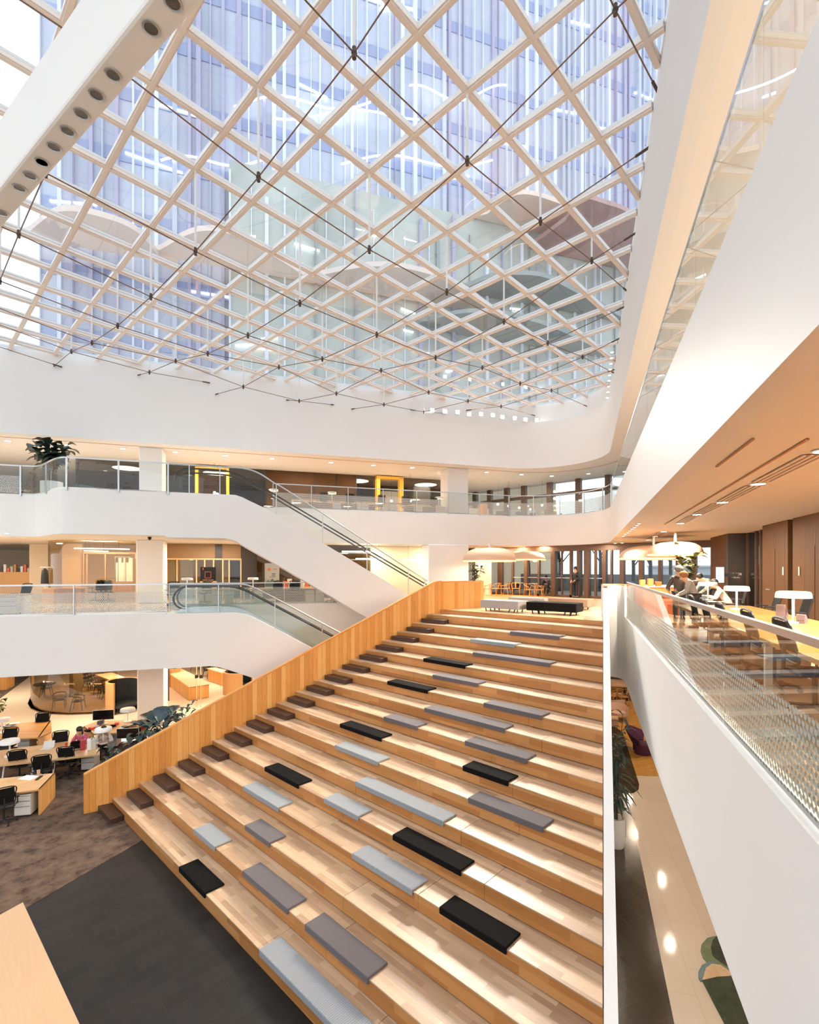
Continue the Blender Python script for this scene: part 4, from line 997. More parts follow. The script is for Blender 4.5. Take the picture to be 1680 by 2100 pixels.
def mk_mini():
    o = T('mini_spotlight', '', 'spotlight'); MB().lathe([(.05, 0), (.05, -.02), (.04, -.02)], 12).build('ring', 'lampw', o); MB().cyl((0, 0), .04, -.022, -.012, 12).build('lens', 'glow', o); return o
MINI = Proto(mk_mini)
for i in range(8):
    u, v = 1278+33*i/7, 1099-26*i/7; p = pz(u, v, CEZ); MINI.put((p.x, p.y, CEZ), 0, 'tiny spotlight in the row on the right soffit edge, %s from far' % ORD[i], 'tiny spotlights along the soffit edge')
# dome lamps
def dome(p, r, h, zrim, label):
    o = T('dome_pendant', label, 'pendant lamp', (p.x, p.y, zrim), 0, 'giant dome lamps')
    pr_ = [(r*cos(a)**.62, h*sin(a)**.85) for a in [pi/2*i/12 for i in range(13)]]; pr_[-1] = (.02, h)
    inn = [((r-.05)*cos(a)**.62, (h-.05)*sin(a)**.85) for a in [pi/2*i/12 for i in range(13)]][::-1]
    prof_ = [(r, 0)]+pr_[1:]
    MB().lathe(prof_+[(max(.01, x), z-.01) for x, z in inn], 40, cap=False).build('shade', mat('plaster_shade', '#d9b596', .7), o, smooth=True)
    MB().lathe([(r, 0), (r, .05), (r-.04, .05), (r-.04, 0), (r, 0)], 40, cap=False).build('rim', 'glowY', o, smooth=True)
    MB().cyl((0, 0), r*.5, h*.55, h*.58, 24).build('light_disc', M['glow'], o)
    MB().cyl((0, 0), .05, h, max(h+.05, CEZ-zrim), 8).build('stem', 'lampw', o)
    light('POINT', 'dome_light', (p.x, p.y, zrim+.15), 60, WARM, .25)
    return o
def atd(u, d): return F2*d+R2*((u-UX)/FOC*d)
dome(atd(1385, 19.0), .96, .52, CZ+.53, 'smaller giant dome lamp at the right beside the brown wall')
dome(atd(1341, 21.5), 1.4, .6, CZ+.43, 'larger giant dome lamp hanging beyond the one by the brown wall')
dome(atd(1004, 27), 1.42, .75, CZ+.42, 'giant dome lamp over the cafe beside the white column')
dome(atd(1076, 30.5), 1.25, .55, CZ+.55, 'giant dome lamp over the cafe near the tall windows')
# orange counter
p = atd(1348, 17.6)
ct = T('reception_counter', 'low bright orange counter by the windows at the end of the gallery', 'counter', (p.x, p.y, L1), RROT)
MB().box(-.75, .62, -.4, 1.6, 0, 1.02).build('body', 'orange', ct, bevel=.02); MB().box(-.78, .65, -.43, 1.63, 1.02, 1.05).build('top', mat('peach_top', '#eab08a', .4), ct)
for i, (dx, dy, c, h) in enumerate(((-.45, .3, 'deskwood', .22), (-.2, .2, 'deskwood', .26), (.05, .1, 'orange', .16))):
    q = RP(p.dot(RN)+dx, p.dot(RE)+dy, L1+1.05); one(MB().box(-.09, .09, -.07, .07, 0, h), 'desk_box', c, ('left wooden', 'taller wooden', 'small orange')[i]+' box standing on the orange counter', 'box', q, RROT+.2, bevel=.005)
plant('large leafy fig tree behind the person in the dark jacket', (*atd(1408, 18.6).xy, L1), 2.3, 80, .24, .42, 'leafO', .35, (.26, .5, M['pot']), .9, 3, 'potted_tree', 6, .3)
# people
pj = atd(1393, 14.6); aim = RROT
person('person in a dark leather jacket and grey beanie seen from behind at the table end', (pj.x, pj.y, L1), aim+.15, dict(STAND, ell=(-.3, .05, 1.1), wrl=(-.2, .25, 1.0), elr=(.32, .02, 1.24), wrr=(.5, .2, 1.3)), mat('leather', '#3c3029', .35), mat('dark_trousers', '#231f1e', .8), hat=mat('beanie', '#6d665f', .9), scale=1.0)
ph = atd(1426, 13.9)
J2 = dict(STAND, chest=(0, .14, 1.25), neck=(0, .22, 1.38), head=(0, .3, 1.46), face=(0, 1, -.4), ell=(-.25, .22, 1.05), wrl=(-.2, .4, .95), elr=(.25, .22, 1.05), wrr=(.12, .42, .95))
person('person in a tan felt hat and striped top bending beside the leather jacket', (ph.x, ph.y, L1), aim+1.4, J2, mat('striped_top', '#8f8680', .8), mat('dark_apron', '#1f1b1a', .8), hat=mat('tan_hat', '#8a5a2c', .8), scale=.98)
pp = RP(4.15, Ryx(1462, 4.15), L1)
J3 = dict(STAND, chest=(0, .25, 1.2), neck=(0, .36, 1.3), head=(0, .46, 1.34), face=(0, .8, -.6), ell=(-.28, .36, 1.0), wrl=(-.18, .55, .82), elr=(.28, .36, 1.0), wrr=(.2, .58, .82))
person('person in a black and white patterned top leaning over the long table', pp, aim+pi/2+.3, J3, mat('patterned_top', '#8b8672', .8, vary=.75, vscale=26), mat('dark_skirt', '#1f1b1a', .8))
pw = RP(4.3, Ryx(1500, 4.3), L1)
person('person in a cream sweater bent over writing at the long table', pw, aim+pi/2-.15, sit(.3, (.16, .6, .8), .16), mat('cream_sweater', '#dccdb8', .9), mat('dark_jeans', '#2b2a2e', .8))
q = RP(4.5, Ryx(1507, 4.5), L1); OFFICE.put((q.x, q.y, L1), RROT+pi/2-.15, 'black mesh chair holding the person in the cream sweater', 'chairs at the long table')
# ================================================================== CAFE, TALL WINDOWS, STREET
wn = T('window_2', None, None); wn['kind'] = 'structure'
def WYf(u): r = ray(u, VH); return WX*r.y/r.x
HEAD = L1+2.72
for u, th, dp in ((948, .12, .2), (975, .3, .3), (1027, .3, .3), (1052, .12, .2), (1080, .2, .3), (1106, .12, .2), (1137, .26, .4), (1153, .08, .12), (1172, .14, .2), (1189, .12, .5), (1205, .26, .4), (1222, .12, .14), (1241, .2, .3), (1255, .1, .2), (1277, .22, .3), (1316, .22, .3), (1355, .16, .3), (1392, .2, .3), (1425, .2, .3)):
    y = WYf(u); MB().box(WX-dp/2, WX+dp/2, y-th/2, y+th/2, L1, HEAD).build('mullion', 'bronzeframe', wn)
MB().box(WX-.12, WX+.2, -8, 32, HEAD, F20+.05).build('head_beam', 'bronzeframe', wn)
MB().box(WX-.1, WX+.1, -8, 32, L1, L1+.14).build('sill', 'bronzeframe', wn)
MB().box(WX-.04, WX+.04, WYf(1240), WYf(1050), L1+1.12, L1+1.16).build('transom', 'metal', wn)
MB().box(WX-.008, WX+.008, -8, 32, L1+.14, HEAD).build('pane', 'glass', wn)
S(MB().box(WX-1.2, WX-.9, WYf(1024), WYf(994)-.1, L1, F20), 'column', mat('cream_column', '#eddcc6', .6))
# outside
S(MB().box(WX+.2, 110, -60, 90, L1-.3, L1-.02), 'floor_pavement', mat('pavement', '#a7a6a6', .8, vary=.1, vscale=.4))
one(MB().box(0, .15, -14, 22, 0, 1.3), 'street_fence', mat('pale_fence', '#8f9498', .6), 'pale grey street fence beyond the cafe windows', 'fence', (WX+9, 0, L1-.02))
one(MB().box(0, 12, -30, 20, 0, 1.9).box(-.4, 12, -30, 20, 1.9, 2.1), 'street_building', mat('pale_building', '#c9ced6', .7, vary=.1, vscale=.3), 'long low pale building across the street outside', 'building', (WX+34, 0, L1-.02))
def tree(loc, h, seed, label):
    r = T('bare_tree', label, 'tree', loc, 0, 'bare street trees'); rnd = random.Random(seed); tm = MB(); bm2 = MB()
    tm.tube([(0, 0, 0), (.05, .03, h*.3), (.02, .1, h*.5)], [.14, .11, .08], 8)
    for i in range(9):
        a = rnd.uniform(0, 2*pi); z = h*rnd.uniform(.25, .5); e = Vector((cos(a)*h*.28, sin(a)*h*.28, z+h*rnd.uniform(.25, .5))); s0 = Vector((.02, .05, z)); m_ = s0.lerp(e, .5)+UP*.2
        bm2.tube([s0, m_, e], [.05, .035, .012], 5)
        for k in range(3):
            f = s0.lerp(e, rnd.uniform(.5, .9)); a2 = a+rnd.uniform(-1, 1); bm2.tube([f, f+Vector((cos(a2)*.5, sin(a2)*.5, .7))], [.02, .008], 4)
    tm.build('trunk', 'dark', r); bm2.build('branches', 'dark', r); return r
for i, (u, d) in enumerate(((1085, 36), (1148, 38), (1232, 37), (1300, 33), (1335, 34), (1376, 35))):
    p = atd(u, d); tree((p.x, p.y, L1-.02), 6+i % 3, i+2, 'bare street tree outside the tall windows, %s from the left' % ORD[i])
p = atd(1290, 30); one(MB().ball((0, 0, .5), .6, 12, 8, (1.2, .8, .8)).box(-.5, .5, -.1, .1, .0, .5), 'covered_scooter', mat('violet_cover', '#6e6fa6', .7), 'scooter under a violet cover parked outside the window', 'scooter', (p.x, p.y, L1-.02), .3)
# cafe furniture
gz = L1
for i, (u, v, rz, lab) in enumerate(((1000, 1222, .5, 'pale wooden chair at the cafe table nearest the white column'), (1018, 1221.5, -.3, 'pale wooden chair, second from the white column'), (1037, 1221.5, .2, 'pale wooden chair, third from the white column'), (1058, 1221, 2.2, 'pale wooden chair in front of the red chair'),
    (1086, 1224.5, 2.9, 'pale wooden chair facing the seated person, left of two'), (1106, 1224.5, 3.4, 'pale wooden chair beside the seated person, right of two'))):
    p = pz(u, v, gz); CAFE.put((p.x, p.y, gz), rz, lab, 'pale wooden cafe chairs')
def cafe_table(u, v, label, r_=.42):
    p = pz(u, v, gz); t_ = T('cafe_table', label, 'table', (p.x, p.y, gz), 0)
    MB().cyl((0, 0), r_, .7, .73, 24).build('table_top', 'lampw', t_); MB().cyl((0, 0), .035, .02, .7, 10).build('pedestal', 'deskwood', t_); MB().cyl((0, 0), .24, 0, .025, 20).build('foot', 'deskwood', t_); return t_
cafe_table(1027, 1218, 'round white cafe table among the pale wooden chairs'); cafe_table(1067, 1217, 'round white cafe table beside the red chair'); cafe_table(1096, 1219, 'round white cafe table in front of the seated person', .36)
def tub(label, loc, rz, fab, red=False):
    t_ = T('tub_chair', label, 'armchair', loc, rz)
    rings = []
    for i in range(13):
        a = pi*(-.05)+pi*1.1*i/12; r_ = .38; h = .62+.12*sin(max(0, min(pi, a)))
        c, s_ = cos(a), -sin(a); rings.append([Vector((c*(r_-.04), s_*(r_-.04), .22)), Vector((c*r_*1.12, s_*r_*1.12, h)), Vector((c*r_*1.18, s_*r_*1.18, h-.01)), Vector((c*(r_+.03), s_*(r_+.03), .2))])
    MB().loft(rings).build('shell', fab, t_, smooth=True)
    MB().lathe([(.33, .24), (.35, .3), (.34, .4), (.28, .43), (.01, .43)], 24).build('seat', fab, t_, smooth=True)
    for k in range(4):
        a = pi/4+k*pi/2; MB().tube([(.2*cos(a), .2*sin(a), .25), (.32*cos(a), .32*sin(a), 0)], [.02, .014], 6).build('leg', 'deskwood', t_)
    return t_
M['tan'] = mat('tan_fabric', '#c79c6a', .8); M['maroon'] = mat('maroon_fabric', '#6d2f36', .85); M['pinkt'] = mat('blush_leather', '#dcb69c', .6)
p = pz(1124, 1222, gz); tub('tan tub chair holding the seated cafe guest', (p.x, p.y, gz), 1.9, 'tan')
p2 = pz(1054, 1216, gz); tub('maroon tub chair among the pale cafe chairs', (p2.x, p2.y, gz), 2.4, 'maroon')
person('person in dark clothes sitting in the tan tub chair bent over a phone', (p.x, p.y, gz-.06), 1.75, sit(.2, (.08, .42, .8), .16, (0, .8, -.6)), mat('dark_coat', '#23232b', .8), mat('black_trousers', '#17171a', .8))
g_ = pz(1181, 1226, gz); person('security guard in dark uniform standing before the glass doors', (g_.x, g_.y, gz), AL+pi-pi/2-1.2, STAND, mat('uniform_jacket', '#22232b', .8), mat('uniform_trousers', '#1b1b20', .8), scale=1.03)
p = atd(976, 27.0); plant('leafy plant glowing from behind beside the white column in the cafe', (p.x, p.y, gz), 2.0, 40, .2, .42, 'leaf', .4, (.28, .5, M['pot']), .7, 8, stems=5)
one(MB().box(-2.2, 2.2, -1.5, 1.5, 0, .012), 'cafe_rug', M['ochre'], 'ochre rug under the cafe chairs', 'rug', (*pz(1070, 1222, gz).xy, gz+.001), pi/2)
# ceiling lights over the cafe
for i, (u, v) in enumerate(((1262, 1123), (1276, 1122))):
    p = atd(u, (26.5, 26.2)[i]); MINI.put((p.x, p.y, CEZ), 0, 'tiny spotlight in the ceiling before the cafe windows, %s from the left' % ORD[i], 'cafe ceiling spotlights', (1.6, 1.6, 1))
# ================================================================== LEFT SIDE OFFICES
M['warmframe'] = mat('warm_frame', '#d9b48a', .45); M['creamwall'] = mat('cream_wall', '#e9d3b4', .6); M['yellow'] = mat('yellow_lacquer', '#e8b23c', .45)
M['board'] = mat('pale_board', '#c9c7bb', .6)
DESKT = wood('office_oak', '#dca668', '#cb9354', '#e6b87e', 'X', 'Y', 'Z', 2.4, .3, .4, contrast=.5)
def lbox(mb, s0, s1, q0, q1, z0, z1): return lprism(mb, min(s0, s1), max(s0, s1), q0, q1, z0, z1)
def ub(mb, u0, u1, q0, q1, z0, z1): return lprism(mb, Ls(u0, q0), Ls(u1, q0), q0, q1, z0, z1)
# ---------- office level back: glass fronts of the meeting rooms
QB = 29.8
mr = T('wall_meeting_rooms', None, None); mr['kind'] = 'structure'
ub(MB(), 341, 860, QB+4.2, QB+4.4, L1, F20).build('back_wall', 'creamwall', mr)
ub(ub(MB(), 441, 456, QB, QB+.3, L1, F20), 494, 527, QB, QB+.3, L1, F20).build('pier', 'darkpanel', mr)
ub(MB(), 341, 527, QB+.02, QB+.08, Lz(400, 1146, QB), F20).build('transom_panel', mat('brown_transom', '#8d6f4d', .5), mr)
fr = MB()
for u in (342, 363, 403, 420, 438, 457, 470, 494): ub(fr, u-1.3, u+1.3, QB-.04, QB+.1, L1, Lz(400, 1146, QB))
ub(fr, 341, 495, QB-.04, QB+.1, Lz(400, 1148, QB), Lz(400, 1145, QB)); fr.build('door_frames', 'warmframe', mr)
ub(MB(), 341, 495, QB+.03, QB+.045, L1, Lz(400, 1148, QB)).build('glazing', 'midglass', mr)
ub(MB(), 527, 760, QB-.8, QB-.78, L1, F20).build('glazing', 'darkglass', mr)
ub(MB(), 472, 493, QB+.3, QB+.35, L1, Lz(400, 1150, QB)).build('dark_doorway', 'black', mr)
one(ub(MB(), 342, 360, QB+2.5, QB+2.6, L1+.3, L1+2.1), 'whiteboard', 'board', 'pale board standing in the glazed room by the white column', 'board')
one(ub(MB(), 369, 396, QB+2.5, QB+2.6, L1+.1, L1+2.3), 'whiteboard', 'board', 'wide pale screen behind the middle glass front', 'board')
one(ub(MB(), 389, 396, QB-.03, QB-.01, Lz(392, 1149, QB), Lz(392, 1145, QB)), 'exit_sign', mat('green_sign', '#2e9c4c', .5, emit=(.1, .9, .25), estr=1.5), 'tiny green lit sign over the glazed meeting room doors', 'sign')
# dark notice board with orange outline
qn = 26.6
nb = T('notice_board', 'black notice board with an orange square frame and a line of text below', 'sign')
ub(MB(), 411, 443, qn, qn+.06, Lz(427, 1192, qn), Lz(427, 1163, qn)).build('board', 'black', nb)
fr = MB(); a, b = Lz(427, 1186, qn), Lz(427, 1172, qn)
for u0, u1, z0, z1 in ((420, 433, b-.03, b), (420, 433, a, a+.03), (420, 421, a, b), (432, 433, a, b)): ub(fr, u0, u1, qn-.012, qn, z0, z1)
fr.build('square_outline', 'orange', nb); tx = MB(); 
for u0, u1 in ((416, 420), (421, 425), (427, 431), (432, 438)): ub(tx, u0, u1, qn-.012, qn, Lz(427, 1190, qn), Lz(427, 1188.6, qn))
tx.build('text_strip', mat('amber_print', '#d9a250', .5), nb); ub(MB(), 415.5, 418, qn-.012, qn, Lz(427, 1168.5, qn), Lz(427, 1164.5, qn)).build('logo_mark', 'orange', nb)
ub(MB(), 410, 443, qn, qn+.5, L1, Lz(427, 1192.5, qn)).build('plinth', 'warmframe', nb)
# tall poster board
qp = 26.2; po = T('poster_board', 'tall pale poster board with orange marks behind the escalator', 'poster')
ub(MB(), 543, 573, qp, qp+.05, Lz(558, 1208, qp), Lz(558, 1155, qp)).build('panel', mat('poster_grey', '#aeb3aa', .5), po)
c = LP(Ls(551.5, qp), qp-.01, Lz(551, 1168, qp)); mb = MB(); mb.extr([c+LE*.075*cos(2*pi*k/18)+UP*.075*sin(2*pi*k/18) for k in range(18)], -LN*.006); ub(mb, 560, 568, qp-.012, qp, Lz(560, 1168, qp), Lz(560, 1166.6, qp)); ub(mb, 552, 557, qp-.012, qp, Lz(560, 1184, qp), Lz(560, 1182.6, qp)); mb.build('orange_marks', 'orange', po)
mb = MB()
for v in (1176.5, 1179.5, 1183): ub(mb, 557.5, 565, qp-.012, qp, Lz(560, v+.5, qp), Lz(560, v-.5, qp))
mb.build('text_lines', 'darkpanel', po)
mb = MB(); P0 = lambda u, v: LP(Ls(u, qp), qp-.004, Lz(u, v, qp)); mb.extr([P0(544, 1195), P0(549, 1190), P0(554, 1192), P0(559, 1186), P0(563, 1191), P0(572, 1189), P0(572, 1203), P0(544, 1203)], -LN*.006); mb.build('landscape_print', mat('print_teal', '#5e6f6d', .6), po)
# row of desks behind the balustrade, with lamps, pedestals and chairs
qd = 24.75
for i, (u0, u1, lab) in enumerate(((342, 505, 'long oak desk behind the head of the lower escalator'), (510, 668, 'long oak desk behind the glass rail below the slanting white escalator'))):
    a, b = Ls(u0, qd), Ls(u1, qd); d = T('office_desk', lab, 'desk', LP((a+b)/2, qd+.4, L1), LROT)
    w2 = (b-a)/2; MB().box(-w2, w2, -.4, .4, .68, .73).build('desk_top', DESKT, d, bevel=.005)
    for x in (-w2+.1, w2-.1): MB().box(x-.03, x+.03, -.35, .35, 0, .68).build('leg', 'lampw', d)
for u, lab in ((384, 'white table lamp on the desk behind the escalator, left one'), (519, 'white table lamp on the desk behind the escalator, right one')):
    LAMP_ON.put(LP(Ls(u, qd+.3), qd+.3, L1+.73), 0, lab, 'lamps on the office desks')
for i, u in enumerate((445, 470, 530, 635, 655)):
    PED.put(LP(Ls(u, qd+.25), qd+.3, L1), LROT, 'white drawer pedestal under the office level desk, %s from the left' % ORD[i], 'white pedestals on the office level')
for i, (u, a) in enumerate(((354, .3), (415, 2.8), (565, .4), (607, -.3), (680, .2))):
    OFFICE.put(LP(Ls(u, qd-.1), qd-.05 if i != 1 else qd+1.1, L1), LROT+a, 'black office chair along the office level desks, %s from the left' % ORD[i], 'chairs on the office level')
for i in range(9):
    u = 576+i*9; p = LP(Ls(u, 26.5), 26.5, L1+.73); h = .18+.12*((i*7) % 3); one(MB().box(-.1, .1, -.08, .08, 0, h), 'desk_clutter', ('paper', 'orange', 'board', 'deskwood', 'darkpanel')[i % 5], 'stationery box on the far office desk under the escalator, %s from the left' % ORD[i], 'box', p, LROT+.2*i, 'stationery on the far desk')
d = T('office_desk', 'far oak desk crowded with stationery under the white escalator', 'desk', LP(Ls(612, 26.5), 26.5, L1), LROT); MB().box(-1.3, 1.3, -.35, .35, .68, .73).build('desk_top', DESKT, d); MB().box(-1.2, 1.2, -.3, .3, 0, .68).build('modesty_panel', 'darkpanel', d)
# left part: round glass meeting room, coat stand, shelving glow
qc = 27.5
rm = T('wall_round_room', None, None); rm['kind'] = 'structure'
a, b = Ls(68, qc), Ls(277, qc); cx = a+2.1
arc = [LP(cx+2.1*cos(pi+pi/2*i/10)+0, qc+2.1+2.1*sin(pi+pi/2*i/10)) for i in range(11)]
MB().wall([LP(a, qc+5)]+arc+[LP(b, qc)], L1, F20, .02).build('curved_glazing', 'midglass', rm, smooth=True)
ub(MB(), 60, 285, qc+5.2, qc+5.4, L1, F20).build('back_wall', 'creamwall', rm)
ub(MB(), 127, 168, qc+2.2, qc+2.4, L1, F20-.1).build('partition', mat('sand_wall', '#dcc19b', .6), rm)
fr = MB()
for u in (171, 178, 216, 278): ub(fr, u-1.3, u+1.3, qc+2.0, qc+2.1, L1, L1+2.5)
ub(fr, 171, 278, qc+2.0, qc+2.1, L1+2.45, L1+2.55); fr.build('door_frames', 'warmframe', rm)
for i, (u0, u1, v0, v1) in enumerate(((152, 262, 1122, 1126), (172, 218, 1127.5, 1131))):
    zz = Lz(200, v0, qc+1.5-i*.4); p = LP(Ls(u0, qc+1.5), qc+1.5, F20-.35-i*.12); q = LP(Ls(u1, qc+1.5), qc+1.9, F20-.35-i*.12)
    o = T('linear_pendant', 'thin bright linear lamp hanging in the round glass room, '+('longer' if i == 0 else 'shorter')+' one', 'lamp'); MB().bar(p, q, .06, .05).build('light_bar', 'glowW', o)
    for r_ in (p.lerp(q, .2), p.lerp(q, .8)): MB().tube([r_, Vector((r_.x, r_.y, F20))], .006, 5).build('cord', 'dark', o)
cs = T('coat_stand', 'coat on a short pale rail inside the round glass room', 'coat rack', LP(Ls(92, qc+.9), qc+.9, L1), LROT)
MB().tube([(-.2, 0, 1.75), (.35, 0, 1.75)], .02, 6).build('rail', 'lampw', cs); MB().loft([[Vector((.16*w_*cos(2*pi*k/10), .09*w_*sin(2*pi*k/10), z)) for k in range(10)] for z, w_ in ((.95, 1.1), (1.3, 1), (1.6, .8), (1.7, .3))]).build('coat', 'black', cs, smooth=True); MB().cyl((0, 0), .02, 0, 1.75, 8).build('pole', 'lampw', cs)
person_p = LP(Ls(245, qc+1.2), qc+1.2, L1)
one(ub(MB(), 232, 271, qc+.8, qc+1.2, L1+.5, L1+.95), 'sofa_back', 'deskwood', 'pale timber desk front inside the round glass room at right', 'desk')
for i, u in enumerate((196, 212, 222)): OFFICE.put(LP(Ls(u, qc+1), qc+1.0, L1), LROT+2.6+i*.5, 'black chair inside the round glass room, %s from the left' % ORD[i], 'chairs in the round glass room')
cr_ = T('clothes_rack', 'rack of hanging white garments in the round glass room', 'clothes rack'); x0_, x1_ = Ls(236, qc+1.8), Ls(268, qc+1.8)
MB().bar(LP(x0_, qc+1.83, L1+2.3), LP(x1_, qc+1.83, L1+2.3), .03, .03).build('rail', 'metal', cr_)
for x in (x0_, x1_): MB().bar(LP(x, qc+1.83, L1), LP(x, qc+1.83, L1+2.3), .03, .03, LN).build('post', 'metal', cr_)
for i in range(6):
    x = Ls(238+i*5.2, qc+1.8); lbox(MB(), x, x+.09+.05*(i % 3), qc+1.76, qc+1.9, L1+1.0, L1+2.0+.25*(i % 2)).build('garment', 'paper', cr_, bevel=.02)
tb = T('office_table', 'pale round ended table inside the round glass room', 'table', LP(Ls(130, qc+.8), qc+.9, L1), LROT); MB().box(-.9, .9, -.4, .4, .7, .74).build('table_top', 'tablewood', tb, bevel=.01); MB().box(-.8, .8, -.3, .3, 0, .7).build('base', 'tablewood', tb)
# far left desk by the balustrade
d = T('office_desk', 'oak desk at the far left edge of the office level', 'desk', LP(Ls(12, 22.3), 22.2, L1), LROT); MB().box(-1.4, .75, -.4, .4, .68, .73).build('desk_top', DESKT, d); MB().box(.65, .71, -.35, .35, 0, .68).build('leg', 'lampw', d)
PED.put(LP(Ls(20, 21.6), 21.7, L1), LROT, 'grey white drawer pedestal behind the dotted glass at the far left', 'white pedestals on the office level', (1.3, 1, 1.1))
OFFICE.put(LP(Ls(40, 22.8), 22.8, L1), LROT+2.6, 'dark office chair at the far left desk of the office level', 'chairs on the office level')
one(lprism(MB(), Ls(-60, 33), Ls(64, 33), 33, 33.3, L1, L1+1.5), 'shelving', mat('lit_shelves', '#d8a871', .6), 'long oak shelving far behind the desk at the left edge', 'shelf')
for i in range(14):
    s = Ls(-30+i*7, 32.8); one(MB().box(-.06, .06, -.08, .08, 0, .22+.1*(i % 3)), 'shelf_object', ('paper', 'orange', 'board', 'deskwood', 'grey')[i % 5], 'small object on top of the far left shelving, %s from the left' % ORD[i], 'ornament', LP(s, 33.15, L1+1.5), LROT, 'objects on the far left shelving')
# lights in the office level ceiling
for i, (u, v) in enumerate(((14, 1109), (372, 1104.5), (382, 1109), (481, 1111.5), (485, 1115))):
    p = LP(Ls(u, Q1+2.4), Q1+2.4, F20); MINI.put(p, 0, 'tiny spotlight under the gallery slab, %s from the left' % ORD[i], 'office ceiling spotlights', (1.7, 1.7, 1))
cmk = T('security_camera', 'small dark dome camera under the slab beside the white column', 'camera', LP(Ls(307, Q2+.8), Q2+.8, F20-.02)); MB().lathe([(.07, 0), (.075, -.06), (.05, -.12), (.01, -.14)], 14).build('housing', 'dark', cmk, smooth=True)
# cream side box of the recess by the column (right end)
S(ub(MB(), 640, 880, QB-.5, QB-.3, L1, F20), 'wall_office_right', mat('office_cream', '#d9cdb0', .6))
for i, (u0, u1, v) in enumerate(((702, 772, 1131), (828, 876, 1148), (730, 790, 1146))):
    p = LP(Ls(u0, 27.6), 27.6, Lz(u0, v, 27.6)); q = LP(Ls(u1, 27.6), 27.8, Lz(u1, v, 27.6)); o = T('linear_pendant', 'bright linear lamp behind the lower end of the upper escalator, %s' % ORD[i], 'lamp'); MB().bar(p, q, .08, .06).build('light_bar', 'glowW', o); 
    for r_ in (p.lerp(q, .2), p.lerp(q, .8)): MB().tube([r_, Vector((r_.x, r_.y, F20))], .006, 5).build('cord', 'dark', o)
# ---------- upper gallery
Q3 = 31.5
gb = T('wall_gallery_back', None, None); gb['kind'] = 'structure'
ub(MB(), 545, 731, Q3, Q3+.2, L2, RF0).build('panelling', 'brownwall', gb)
ub(MB(), 155, 545, Q3, Q3+.04, L2, RF0).build('dark_glazing', 'darkglass', gb)
ub(MB(), 731, 772, Q3, Q3+.04, L2, RF0).build('dark_glazing', 'darkglass', gb); ub(MB(), 828, 918, Q3, Q3+.04, L2, RF0).build('dark_glazing', 'darkglass', gb)
ub(MB(), 155, 930, Q3+3.5, Q3+3.7, L2, RF0).build('inner_wall', mat('dim_wall', '#6f5f4a', .6), gb)
fr = MB()
for u in (160, 545, 645, 690, 731): ub(fr, u-.8, u+.8, Q3-.03, Q3+.0, L2, RF0)
fr.build('seams', 'dark', gb)
yf = T('yellow_portal', 'bright yellow door frame on the upper gallery', 'door frame')
ub(MB(), 773, 780, Q3-.5, Q3-.02, L2, Lz(800, 981, Q3)).build('jamb', 'yellow', yf); ub(MB(), 820, 828, Q3-.5, Q3-.02, L2, Lz(800, 981, Q3)).build('jamb', 'yellow', yf); ub(MB(), 773, 828, Q3-.5, Q3-.02, Lz(800, 985, Q3), Lz(800, 980, Q3)).build('lintel', 'yellow', yf)
yf2 = T('yellow_portal', 'amber door frame behind the head of the upper escalator', 'door frame')
ub(MB(), 400, 406, Q3-.5, Q3-.02, L2, min(RF0-.08, Lz(430, 955, Q3))).build('jamb', 'yellow', yf2); ub(MB(), 464, 470, Q3-.5, Q3-.02, L2, min(RF0-.08, Lz(430, 955, Q3))).build('jamb', 'yellow', yf2); ub(MB(), 400, 470, Q3-.5, Q3-.02, min(RF0-.2, Lz(430, 960, Q3)), min(RF0-.08, Lz(430, 955, Q3))).build('lintel', 'yellow', yf2)
one(ub(MB(), 408, 462, Q3+.3, Q3+.5, L2, Lz(430, 962, Q3)), 'lit_wall', mat('lit_beige', '#d8b88c', .6), 'warm lit beige wall seen through the amber door frame', 'wall panel')
one(ub(MB(), 782, 818, Q3+1.5, Q3+1.6, L2, Lz(800, 1000, Q3)), 'white_hut', 'lampw', 'small white gabled partition seen through the yellow frame', 'partition')
# desks of the gallery
qg = 27.6
for i, (u0, u1) in enumerate(((600, 740), (745, 905))):
    a, b = Ls(u0, qg), Ls(u1, qg); d = T('office_desk', 'oak desk on the upper gallery, '+('left' if i == 0 else 'right')+' of two behind the dotted glass', 'desk', LP((a+b)/2, qg+.4, L2), LROT); w2 = (b-a)/2
    MB().box(-w2, w2, -.4, .4, .68, .73).build('desk_top', DESKT, d); MB().box(-w2, -w2+.06, -.35, .35, 0, .68).build('leg', 'lampw', d); MB().box(w2-.06, w2, -.35, .35, 0, .68).build('leg', 'lampw', d)
for i, u in enumerate((692, 749, 806, 860, 908)): PED.put(LP(Ls(u, qg-.1), qg+.12, L2), LROT, 'white drawer pedestal on the upper gallery, %s from the left' % ORD[i], 'white pedestals on the upper gallery')
for i, u in enumerate((660, 720, 778, 834, 884)): OFFICE.put(LP(Ls(u, qg-.2), qg-.1, L2), LROT+.3*(-1)**i, 'black office chair on the upper gallery, %s from the left' % ORD[i], 'chairs on the upper gallery')
for i, (u, v) in enumerate(((561, 993), (681, 1000), (900, 1011))): LAMP_ON.put(LP(Ls(u, qg+.4), qg+.4, L2+.73), 0, 'white table lamp on the upper gallery desks, %s from the left' % ORD[i], 'lamps on the upper gallery')
